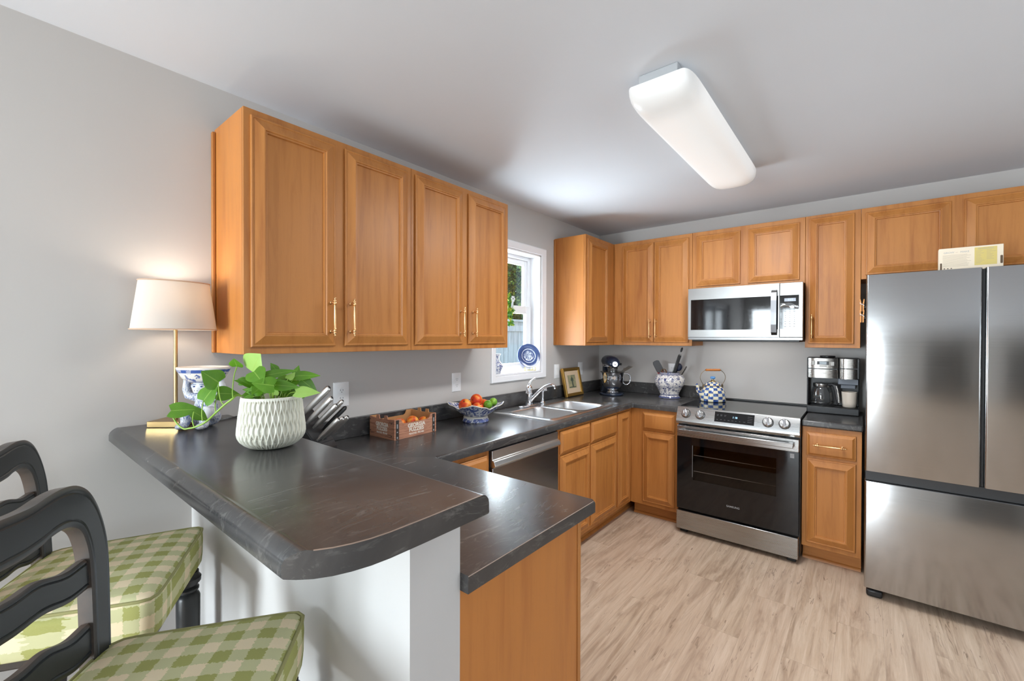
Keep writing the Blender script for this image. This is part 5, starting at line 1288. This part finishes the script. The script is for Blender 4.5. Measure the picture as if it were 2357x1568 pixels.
# ------------------------------------------------------------------ ginger jar with utensils
JL = (0.765, -0.165, ZC); jr = thing('utensil_jar', 'round blue and white ginger jar full of kitchen utensils', 'jar', JL)
kj = N('ginger_jar_glaze'); v = kj.coord('Object', (26, 26, 26)); vo = kj.n('TexVoronoi', Scale=1.15, feature='F1'); kj.set(vo.inputs['Vector'], v); s_ = kj.sepxyz(kj.coord('Object'))
n = kj.noise(v, 2.6, 3, 0.6, 0.8); n2 = kj.noise(v, 4.0, 2)
fl = kj.ramp(vo.outputs['Distance'], (0.0, (0.75, 0.75, 0.75)), (0.20, (0.62, 0.62, 0.62)), (0.36, (0.55, 0.55, 0.55)), (0.39, (0, 0, 0)))
vin = kj.ramp(n, (0.55, (0, 0, 0)), (0.585, (0.95, 0.95, 0.95)))
zb = kj.math('MULTIPLY', s_[2], 1 / 0.222)
bands = kj.ramp(zb, (0.0, (0.1, 0.1, 0.1)), (0.03, (0.95, 0.95, 0.95)), (0.07, (0.95, 0.95, 0.95)), (0.085, (0, 0, 0)), (0.11, (0, 0, 0)), (0.12, (0.65, 0.65, 0.65)), (0.17, (0.65, 0.65, 0.65)), (0.185, (0, 0, 0)), (0.40, (0, 0, 0)), (0.41, (0.35, 0.35, 0.35)), (0.50, (0.35, 0.35, 0.35)), (0.51, (0, 0, 0)), (0.90, (0, 0, 0)), (0.92, (0.65, 0.65, 0.65)), (0.97, (0.65, 0.65, 0.65)))
mjj = kj.math('MAXIMUM', kj.math('MAXIMUM', fl, vin), bands)
kj.P(Base_Color=kj.mix(mjj, srgb(226, 220, 214), srgb(30, 48, 104)), Roughness=0.12)
b = B(); b.lathe([(0.086, 0.0006), (0.090, 0.004), (0.088, 0.012), (0.078, 0.022), (0.077, 0.032), (0.084, 0.055), (0.100, 0.085), (0.117, 0.115), (0.1255, 0.142), (0.126, 0.160), (0.119, 0.182), (0.103, 0.200), (0.086, 0.209), (0.080, 0.213), (0.080, 0.222), (0.075, 0.222), (0.074, 0.208), (0.10, 0.185), (0.112, 0.15), (0.10, 0.09), (0.06, 0.03), (0, 0.025)], 56)
obj('vessel', b, kj.m, jr, angle=60)
UG = 'utensils in the ginger jar'
def utensil(name, label, p0, p1, cat):
    p0 = Vector(JL) + Vector(p0); p1 = Vector(JL) + Vector(p1)
    r = thing(name, label, cat, p0, group=UG); INV[r.name] = Matrix.Translation(-p0)
    return r, along(p0, p1, Vector((0.46, -0.89, 0)) if name != 'slotted_turner' else Vector((0.93, 0.2, 0))), (p1 - p0).length
SIL = plain('grey_silicone', srgb(62, 62, 64), 0.5)
r, M, L = utensil('spatula', 'dark grey silicone spatula leaning to the left out of the jar', (0.010, 0.0, 0.05), (-0.105, -0.050, 0.318), 'spatula')
b = B(); b.cyl(M @ Vector((0, 0, 0)), M @ Vector((0, 0, L * 0.66)), 0.006, n=10); obj('shaft', b, STEEL, r)
b = B(); b.prism([(-0.020, 0), (0.020, 0), (0.030, 0.02), (0.031, 0.085), (0.026, 0.104), (0.010, 0.110), (-0.014, 0.108), (-0.028, 0.098), (-0.031, 0.02)], -0.004, 0.004, M @ Matrix(((1, 0, 0, 0), (0, 0, 1, 0), (0, 1, 0, L * 0.64), (0, 0, 0, 1)))); obj('spatula_blade', b, SIL, r, bev=0.003)
r, M, L = utensil('spatula', 'red silicone spatula, only its edge showing beside the grey spatula', (0.010, 0.02, 0.05), (-0.098, -0.022, 0.262), 'spatula')
b = B(); b.cyl(M @ Vector((0, 0, 0)), M @ Vector((0, 0, L * 0.7)), 0.005, n=10); obj('shaft', b, STEEL, r)
b = B(); b.prism([(-0.016, 0), (0.016, 0), (0.022, 0.02), (0.022, 0.066), (0.0, 0.074), (-0.022, 0.066), (-0.022, 0.02)], -0.004, 0.004, M @ Matrix(((1, 0, 0, 0), (0, 0, 1, 0), (0, 1, 0, L * 0.68), (0, 0, 0, 1)))); obj('spatula_blade', b, plain('red_silicone', srgb(200, 28, 40), 0.5), r, bev=0.003)
r, M, L = utensil('tongs', 'long black and steel tongs rising highest out of the jar', (-0.015, -0.005, 0.05), (0.090, 0.020, 0.400), 'tongs')
for s in (-1, 1):
    b = B(); b.box(-0.010, 0.010, 0.004 * s - 0.0025, 0.004 * s + 0.0025 + (0.006 if s > 0 else 0), 0.02, L - 0.025, M); a_ = obj('arm', b, STEEL, r, bev=0.001)
    b = B(); b.box(-0.012, 0.012, -0.014 if s < 0 else 0.0108, -0.0068 if s < 0 else 0.018, L * 0.45, L - 0.03, M); obj('grip', b, BLACKP, a_, bev=0.003)
b = B(); b.cyl(M @ Vector((-0.012, 0, L - 0.03)), M @ Vector((0.012, 0, L - 0.03)), 0.008, n=12); b.cyl(M @ Vector((0, 0, L - 0.03)), M @ Vector((0, 0, L)), 0.004, n=10); obj('hinge', b, STEEL, r)
b = B(); b.tube([M @ Vector((0, 0, L)), M @ Vector((0, 0, L + 0.010)), M @ Vector((0, 0, L + 0.030)), M @ Vector((0, 0, L + 0.040))], [0.005, 0.0085, 0.0085, 0.004], 12); obj('pull_tab', b, BLACKP, r)
r, M, L = utensil('slotted_turner', 'slotted steel turner leaning to the right out of the jar', (0.020, 0.0, 0.06), (0.118, 0.062, 0.262), 'turner')
b = B(); b.cyl(M @ Vector((0, 0, 0)), M @ Vector((0, 0, L * 0.6)), 0.005, n=10); obj('shaft', b, STEEL, r)
b = B(); MT_ = M @ Matrix(((1, 0, 0, 0), (0, 0, 1, 0), (0, 1, 0, L * 0.58), (0, 0, 0, 1)))
b.prism([(-0.016, 0), (0.016, 0), (0.028, 0.02), (0.030, 0.10), (0.020, 0.112), (-0.020, 0.112), (-0.030, 0.10), (-0.028, 0.02)], -0.0015, 0.0015, MT_); tb_ = obj('turner_blade', b, plain('bronzed_steel', srgb(96, 88, 76), 0.4, 0.8), r, bev=0.0006)
b = B(); [b.box(-0.018 + 0.010 * i, -0.013 + 0.010 * i, 0.03, 0.090, -0.0021, 0.0021, MT_) for i in range(4)]; obj('slots', b, DARKSLOT, tb_, smooth=False)
r, M, L = utensil('ladle', 'dark blue ladle head showing behind the tongs', (0.0, 0.03, 0.06), (0.046, 0.068, 0.245), 'ladle')
b = B(); b.cyl(M @ Vector((0, 0, 0)), M @ Vector((0, 0, L)), 0.005, n=10); obj('shaft', b, BLACKP, r)
b = B(); b.ball((0, 0.010, L + 0.020), (0.032, 0.016, 0.036), 18, 10, M); obj('ladle_head', b, plain('navy_nylon', srgb(30, 38, 62), 0.4), r)
r, M, L = utensil('whisk', 'small brown metal whisk at the middle of the jar mouth', (0.0, -0.02, 0.06), (-0.030, -0.035, 0.200), 'whisk')
b = B(); b.cyl(M @ Vector((0, 0, 0)), M @ Vector((0, 0, L)), 0.006, n=10); obj('shaft', b, STEEL, r)
b = B()
for k in range(4):
    a = PI * k / 4; b.tube([M @ Vector((0.024 * math.sin(t) * math.cos(a), 0.024 * math.sin(t) * math.sin(a), L + 0.052 * (1 - math.cos(t)) / 2)) for t in [2 * PI * q / 20 for q in range(21)]], 0.0022, 6)
obj('wires', b, plain('brown_wire', srgb(120, 88, 58), 0.35, 0.8), r, angle=80)

# ------------------------------------------------------------------ kettle
KL = (1.128, -0.205, 0.926); kt = thing('kettle', 'blue and cream checked enamel kettle with wooden handle on the cooktop', 'kettle', KL, YAW)
kc = N('checked_enamel'); s_ = kc.sepxyz(kc.n('TexCoord').outputs['UV'])
a_ = kc.math('FLOOR', kc.math('MULTIPLY', s_[0], 16.0)); c_ = kc.math('FLOOR', kc.math('MULTIPLY', s_[1], 1 / 0.0235))
ch = kc.math('MODULO', kc.math('ADD', a_, c_), 2.0); n = kc.noise(kc.coord('Object'), 50, 4, 0.6); n2 = kc.noise(kc.coord('Object'), 22, 3)
blu = kc.ramp(n, (0.35, srgb(30, 50, 106)), (0.55, srgb(62, 92, 156)), (0.70, srgb(110, 148, 190)))
cre = kc.ramp(n2, (0.40, srgb(222, 212, 180)), (0.60, srgb(228, 220, 194)), (0.72, srgb(226, 196, 110)))
kc.P(Base_Color=kc.mix(ch, cre, blu), Roughness=0.1)
b = B(); b.lathe([(0.092, 0.0006), (0.096, 0.004), (0.097, 0.012), (0.0965, 0.030), (0.0955, 0.050), (0.092, 0.070), (0.086, 0.088), (0.078, 0.103), (0.068, 0.116), (0.056, 0.126), (0.050, 0.128)], 64); kbdy = obj('body', b, kc.m, kt, angle=60)
b = B(); b.tube([(-0.082, 0, 0.045), (-0.104, 0, 0.060), (-0.120, 0, 0.085), (-0.122, 0, 0.110), (-0.128, 0, 0.128), (-0.136, 0, 0.137)], [0.022, 0.019, 0.015, 0.0125, 0.010, 0.0095], 16)
ksp = N('checked_spout_enamel'); s_ = ksp.sepxyz(ksp.coord('Object')); ch = ksp.math('MODULO', ksp.math('ADD', ksp.math('FLOOR', ksp.math('MULTIPLY', s_[2], 46.0)), ksp.math('FLOOR', ksp.math('MULTIPLY', s_[1], 80.0))), 2.0); ch = ksp.math('ABSOLUTE', ch)
ksp.P(Base_Color=ksp.mix(ch, srgb(224, 214, 184), srgb(48, 76, 140)), Roughness=0.1); obj('spout', b, ksp.m, kt, angle=80)
b = B(); b.lathe([(0.060, 0.124), (0.062, 0.128), (0.060, 0.133), (0.056, 0.142), (0.044, 0.150), (0.028, 0.155), (0.012, 0.158), (0, 0.158)], 48); ld = obj('lid', b, kc.m, kt, angle=60)
b = B(); b.lathe([(0.028, 0.1555), (0.026, 0.160), (0.014, 0.163), (0.010, 0.168), (0.008, 0.173)], 28); b.lathe([(0.0585, 0.125), (0.0640, 0.1255), (0.0640, 0.1290), (0.060, 0.1295)], 48, cap=False); obj('gold_fitting', b, GOLD, ld)
b = B(); b.lathe([(0.006, 0.172), (0.010, 0.175), (0.019, 0.182), (0.020, 0.188), (0.018, 0.195), (0.010, 0.1985), (0, 0.199)], 12); obj('lid_knob', b, plain('blue_glass_knob', srgb(96, 150, 205), 0.05), ld, smooth=False)
b = B(); arc = [(-0.073, 0, 0.108), (-0.078, 0, 0.134), (-0.094, 0, 0.160), (-0.102, 0, 0.190), (-0.092, 0, 0.222), (-0.066, 0, 0.246), (-0.052, 0, 0.250)]
b.tube(spline(arc, 5), 0.0022, 8); b.tube(spline([(-x, y, z) for x, y, z in arc], 5), 0.0022, 8); b.cyl((-0.066, 0, 0.250), (0.066, 0, 0.250), 0.0022, n=8)
b.box(-0.082, -0.070, -0.006, 0.006, 0.100, 0.132); b.box(0.070, 0.082, -0.006, 0.006, 0.100, 0.132); obj('bail', b, plain('bail_wire', srgb(140, 122, 96), 0.3, 0.9), kt, angle=80)
b = B(); b.lathe([(0.0, -0.0585), (0.008, -0.058), (0.010, -0.052), (0.0085, -0.044), (0.0095, -0.020), (0.0095, -0.008), (0.0082, -0.003), (0.0100, 0.0), (0.0082, 0.003), (0.0095, 0.008), (0.0095, 0.020), (0.0085, 0.044), (0.010, 0.052), (0.008, 0.058), (0, 0.0585)], 20, M=along((0, 0, 0.250), (1, 0, 0.250))); obj('wooden_grip', b, plain('turned_wood', srgb(196, 118, 54), 0.35), kt, angle=50)

# ------------------------------------------------------------------ coffee maker, carafe, mug
CL = (1.907, -0.160, ZC); cfm = thing('coffee_maker', 'black and stainless two-sided coffee maker between range and fridge', 'coffee maker', CL, math.radians(2))
CST = mk_steel('warm_brushed_steel', (0.38, 0.36, 0.335, 1), 0.28, 'x')
obj('base', B().box(-0.146, 0.146, -0.112, 0.105, 0.0006, 0.050), BLACKP, cfm, bev=0.006)
b = B(); b.box(-0.146, 0.146, 0.005, 0.105, 0.0505, 0.385); b.box(-0.146, 0.030, -0.085, 0.004, 0.245, 0.385); b.box(0.036, 0.146, -0.085, 0.004, 0.245, 0.385); b.box(-0.146, -0.136, -0.085, 0.004, 0.0505, 0.2445); obj('body', b, BLACKP, cfm, bev=0.004)
def cyl_panel(b, x0, x1, z0, z1, y=-0.0855, bulge=0.018, n=14):
    lo, hi = [], []
    for i in range(n + 1):
        t = -1 + 2 * i / n; x = (x0 + x1) / 2 + (x1 - x0) / 2 * t; yy = y - bulge * (1 - abs(t) ** 4)
        lo.append((x, yy))
    b.prism(lo + [(x1, y + 0.002), (x0, y + 0.002)], z0, z1)
b = B(); cyl_panel(b, -0.138, 0.030, 0.312, 0.382); fp = obj('control_panel', b, CST, cfm, angle=30)
b = B(); cyl_panel(b, -0.138, 0.030, 0.246, 0.306); bp = obj('brand_panel', b, CST, cfm, angle=30)
text('brand_lettering', 'Cuisinart', 0.012, frame((-0.055, -0.1042, 0.280), (1, 0, 0), (0, 0, 1)), GREYPRINT, bp)
b = B(); cyl_panel(b, 0.040, 0.134, 0.318, 0.381); obj('side_panel', b, CST, cfm, angle=30)
b = B(); cyl_panel(b, 0.040, 0.134, 0.244, 0.312); obj('side_panel', b, CST, cfm, angle=30)
CF = frame((-0.054, -0.1040, 0.350), (1, 0, 0), (0, 0, 1))
b = B(); b.box(-0.034, 0.034, -0.012, 0.012, 0, 0.002, CF); dsp = obj('display', b, BLACKP, fp, bev=0.001)
b = B(); b.box(-0.020, 0.020, -0.009, 0.009, 0.0021, 0.0026, CF); obj('lcd', b, plain('lcd_blue_grey', srgb(150, 160, 166), 0.3), dsp, smooth=False)
BTN = plain('silver_button', srgb(168, 166, 162), 0.4)
for u, v0_, w, h in ((-0.054, 0.0, 0.009, 0.014), (0.054, -0.004, 0.009, 0.014), (0.0, -0.021, 0.020, 0.005)):
    b = B(); b.box(u - w, u + w, v0_ - h, v0_ + h, -0.003, 0.003, CF); obj('button', b, BTN, fp, bev=0.001)
b = B(); b.prism([(x * 0.045 - 0.03, y * 0.04 + 0.0) for x, y in circle(24)], 0.3855, 0.398); obj('lid_knob', b, BLACKP, cfm, bev=0.004)
obj('warming_plate', B().lathe([(0.072, 0.0505), (0.072, 0.0535), (0, 0.0535)], 32, (-0.056, -0.045, 0)), DARKM, cfm)
b = B(); b.box(0.030, 0.140, -0.075, 0.004, 0.205, 0.2445); b.box(0.045, 0.125, -0.060, -0.012, 0.178, 0.2045); obj('pod_holder', b, plain('grey_plastic', srgb(92, 98, 108), 0.35), cfm, bev=0.003)
CLM = Matrix.Translation(CL) @ Matrix.Rotation(math.radians(2), 4, 'Z')
cp_ = CLM @ Vector((-0.060, -0.046, 0.0542)); cf = thing('coffee_carafe', 'empty glass coffee carafe with black handle in the coffee maker', 'carafe', cp_, math.radians(2))
b = B(); b.lathe([(0.050, 0.0005), (0.060, 0.004), (0.066, 0.020), (0.068, 0.050), (0.064, 0.085), (0.056, 0.115), (0.050, 0.130)], 40); gl_ = obj('glass', b, CARAFE, cf, angle=70)
b = B(); b.lathe([(0.0505, 0.128), (0.0515, 0.130), (0.0515, 0.150), (0.049, 0.152), (0, 0.153)], 32); obj('collar', b, STEEL, cf)
b = B(); b.lathe([(0.0665, 0.018), (0.0675, 0.0185), (0.0682, 0.024), (0.067, 0.0245)], 40, cap=False); obj('band', b, STEEL, cf)
ha = Vector((0.80, -0.60, 0)).normalized()
b = B(); b.tube([ha * r_ + Vector((0, 0, z)) for r_, z in ((0.050, 0.142), (0.075, 0.150), (0.094, 0.138), (0.102, 0.100), (0.108, 0.060), (0.112, 0.026), (0.106, 0.014))], [0.010, 0.011, 0.012, 0.012, 0.011, 0.010, 0.008], 12, flat=0.8); hh = obj('handle', b, BLACKP, cf, angle=80)
b = B(); b.tube([ha * r_ + Vector((0, 0, z)) for r_, z in ((0.103, 0.142), (0.112, 0.110), (0.1175, 0.070), (0.1205, 0.030))], 0.006, 10); obj('handle_trim', b, CST, hh, angle=80)
mp_ = CLM @ Vector((0.092, -0.050, 0.0506)); mg = thing('coffee_mug', 'plain cream mug on the right side of the coffee maker', 'mug', mp_)
MUG = plain('cream_stoneware', srgb(214, 202, 188), 0.4)
b = B(); b.lathe([(0.030, 0.0005), (0.036, 0.003), (0.040, 0.030), (0.0425, 0.100), (0.043, 0.1055), (0.040, 0.1055), (0.038, 0.03), (0.0, 0.008)], 36); obj('cup', b, MUG, mg, angle=60)
b = B(); b.tube([(0.020, 0.036, 0.080), (0.028, 0.060, 0.080), (0.030, 0.066, 0.052), (0.026, 0.056, 0.028), (0.020, 0.034, 0.026)], 0.005, 10); obj('handle', b, MUG, mg, angle=80)

# ------------------------------------------------------------------ kit box on the fridge, clothespins on its side
BX = thing('cardboard_box', 'flat cream kit box with a yellow panel standing on top of the fridge', 'box', (2.497, -0.735, 1.766))
CREAM = plain('cream_card', srgb(226, 212, 190), 0.7)
b = B(); b.box(-0.115, 0.115, -0.012, 0.030, 0.0006, 0.142); bxo = obj('carton', b, CREAM, BX, bev=0.002)
BF = frame((-0.115, -0.0122, 0), (1, 0, 0), (0, 0, 1))
text('lettering', 'GROW', 0.0125, BF @ Matrix.Translation((0.037, 0.118, 0)), GREYPRINT, bxo, sx=1.0)
text('lettering', 'and', 0.0055, BF @ Matrix.Translation((0.0655, 0.118, 0)), plain('pale_red_print', srgb(200, 170, 150), 0.7), bxo)
text('lettering', 'MAKE', 0.0125, BF @ Matrix.Translation((0.095, 0.118, 0)), GREYPRINT, bxo, sx=1.0)
b = B(); b.box(0.130, 0.208, 0.044, 0.134, 0, 0.0004, BF); yp = obj('yellow_panel', b, plain('yellow_print', srgb(206, 186, 112), 0.7), bxo, smooth=False)
text('lettering', 'KIT INCLUDES', 0.0085, BF @ Matrix.Translation((0.169, 0.126, 0.0006)), GREYPRINT, yp)
b = B(); rr = random.Random(8)
for i in range(11): b.box(0.014, 0.100 + 0.018 * rr.random(), 0.104 - i * 0.0058, 0.1052 - i * 0.0058, 0, 0.0003, BF)
for i in range(11): b.box(0.135, 0.150 + 0.016 * rr.random(), 0.116 - i * 0.0062, 0.1172 - i * 0.0062, 0.0005, 0.0007, BF)
for i in range(8): b.box(0.172, 0.184 + 0.02 * rr.random(), 0.116 - i * 0.0062, 0.1172 - i * 0.0062, 0.0005, 0.0007, BF)
obj('small_print', b, plain('faint_print', srgb(166, 150, 128), 0.7), bxo, smooth=False)
b = B(); b.prism(rrect(0.0045, 0.0115, 0.030, 0.066, 0.003), 0, 0.0004, BF); b.prism(rrect(0.219, 0.2275, 0.046, 0.086, 0.003), 0, 0.0004, BF); obj('hand_slot', b, plain('slot_shadow_brown', srgb(92, 74, 56), 0.9), bxo, smooth=False)
b = B(); [b.box(0.018 + 0.013 * i, 0.023 + 0.013 * i, 0.034, 0.038, 0, 0.0004, BF) for i in range(3)]; obj('icon_print', b, BPRINT, bxo, smooth=False)
PINW = plain('clothespin_wood', srgb(206, 140, 78), 0.6)
def pin(label, x, y, z):
    r = thing('clothespin', label, 'clothespin', (x, y, z), group='clothespins on the fridge side')
    for s in (-1, 1):
        b = B(); b.prism([(0.002 * s, -0.034), (0.008 * s, -0.034), (0.0085 * s, 0.005), (0.011 * s, 0.036), (0.007 * s, 0.036), (0.002 * s, 0.010)], -0.005, 0.005, Matrix(((1, 0, 0, 0), (0, 0, 1, 0), (0, 1, 0, 0), (0, 0, 0, 1)))); obj('jaw', b, PINW, r, bev=0.0006)
    b = B(); b.tube([(-0.010, -0.006, 0.004), (0.010, -0.006, 0.010), (0.010, 0.006, 0.012), (-0.010, 0.006, 0.004), (-0.010, -0.006, 0.016), (0.010, -0.006, 0.0)], 0.0014, 6); obj('spring', b, CHROME, r, angle=80)
    b = B(); b.cyl((0.009, 0, -0.01), (0.0235, 0, -0.01), 0.007, n=12); obj('magnet', b, BLACKP, r)
pin('wooden clothespin stuck on the side of the fridge, the upper one', 2.0670, -0.780, 1.622)
pin('wooden clothespin stuck on the side of the fridge, the lower one', 2.0670, -0.780, 1.560)

# ------------------------------------------------------------------ outside the sink window
struct('ground', B().box(-30, -0.16, -14, 30, -0.35, -0.30), mk_card('lawn', srgb(96, 120, 60), srgb(80, 100, 50), False), smooth=False)
fn = thing('wooden_fence', 'weathered pale grey board fence outside the window', 'fence', (-3.5, 2.5, -0.30))
kfz = N('weathered_board'); n = kfz.noise(kfz.coord('Object', (10, 10, 1)), 2.0, 5); kfz.P(Base_Color=kfz.ramp(n, (0.3, srgb(176, 180, 180)), (0.7, srgb(216, 220, 220))), Roughness=0.85)
for i in range(44):
    y = -3.0 + i * 0.150; b = B(); b.box(-0.012, 0.012, y, y + 0.143, 0.0, 2.06); obj('board', b, kfz.m, fn, smooth=False)
for z0, z1, nm, th_ in ((2.06, 2.10, 'cap_rail', 0.06), (1.86, 1.98, 'top_rail', 0.03), (0.35, 0.45, 'bottom_rail', 0.03)):
    b = B(); b.box(0.0125 if nm != 'cap_rail' else -0.05, 0.0125 + th_, -3.0, 3.6, z0, z1); obj(nm, b, kfz.m, fn, smooth=False)
tr = thing('garden_tree', 'leafy green tree growing behind the fence outside the window', 'tree', (-6.2, 6.9, -0.3))
b = B(); b.tube([(0, 0, 0), (0.1, -0.1, 1.6), (0.0, 0.1, 3.2), (0.3, 0, 5.0)], [0.22, 0.17, 0.13, 0.06], 12)
for a in range(7): b.tube([(0, 0.05, 1.8 + 0.4 * a), (0.7 * math.cos(a * 2.1), 0.7 * math.sin(a * 2.1), 2.4 + 0.4 * a), (1.5 * math.cos(a * 2.1), 1.5 * math.sin(a * 2.1), 2.7 + 0.4 * a)], [0.07, 0.05, 0.02], 8)
obj('trunk', b, plain('bark', srgb(74, 62, 52), 0.9), tr, angle=80)
rr = random.Random(21); bs_ = [B(), B(), B()]
for i in range(32000):
    a = rr.uniform(0, 2 * PI); rad_ = 2.6 * rr.random() ** 0.5; z = rr.uniform(1.0, 6.4); c = Vector((rad_ * math.cos(a), rad_ * math.sin(a), z))
    d = Vector((rr.gauss(0, 1), rr.gauss(0, 1), rr.gauss(0, 1))).normalized(); s = d.orthogonal().normalized(); L = rr.uniform(0.035, 0.075)
    bb = bs_[rr.choice((0, 0, 1, 1, 2))]; bb.f([bb.v(p) for p in (c - d * L, c + s * L * .5, c + d * L, c - s * L * .5)])
for bb, (nm, cc_) in zip(bs_, (('foliage', (40, 74, 40)), ('foliage', (70, 108, 50)), ('foliage', (130, 160, 70)))): obj(nm, bb, plain('tree_leaf', srgb(*cc_), 0.6), tr, smooth=False)

# a second, darker tree closes the view above the fence
tb = thing('garden_tree', 'tall dark tree standing farther back, filling the gaps behind the leafy tree', 'tree', (-11.0, 12.6, -0.3))
b = B(); b.tube([(0, 0, 0), (0.1, 0.1, 3.0), (0, 0, 7.0)], [0.3, 0.22, 0.08], 12); obj('trunk', b, bpy.data.materials['bark'], tb, angle=80)
rr = random.Random(33); bs_ = [B(), B()]
for i in range(18000):
    a = rr.uniform(0, 2 * PI); rad_ = 3.4 * rr.random() ** 0.5; c = Vector((rad_ * math.cos(a), rad_ * math.sin(a), rr.uniform(0.8, 8.5)))
    d = Vector((rr.gauss(0, 1), rr.gauss(0, 1), rr.gauss(0, 1))).normalized(); s = d.orthogonal().normalized(); L = rr.uniform(0.08, 0.16)
    bb = bs_[i % 2]; bb.f([bb.v(p) for p in (c - d * L, c + s * L * .5, c + d * L, c - s * L * .5)])
obj('foliage', bs_[0], plain('dark_tree_leaf', srgb(38, 66, 50), 0.6), tb, smooth=False); obj('foliage', bs_[1], plain('blue_green_tree_leaf', srgb(62, 96, 74), 0.6), tb, smooth=False)
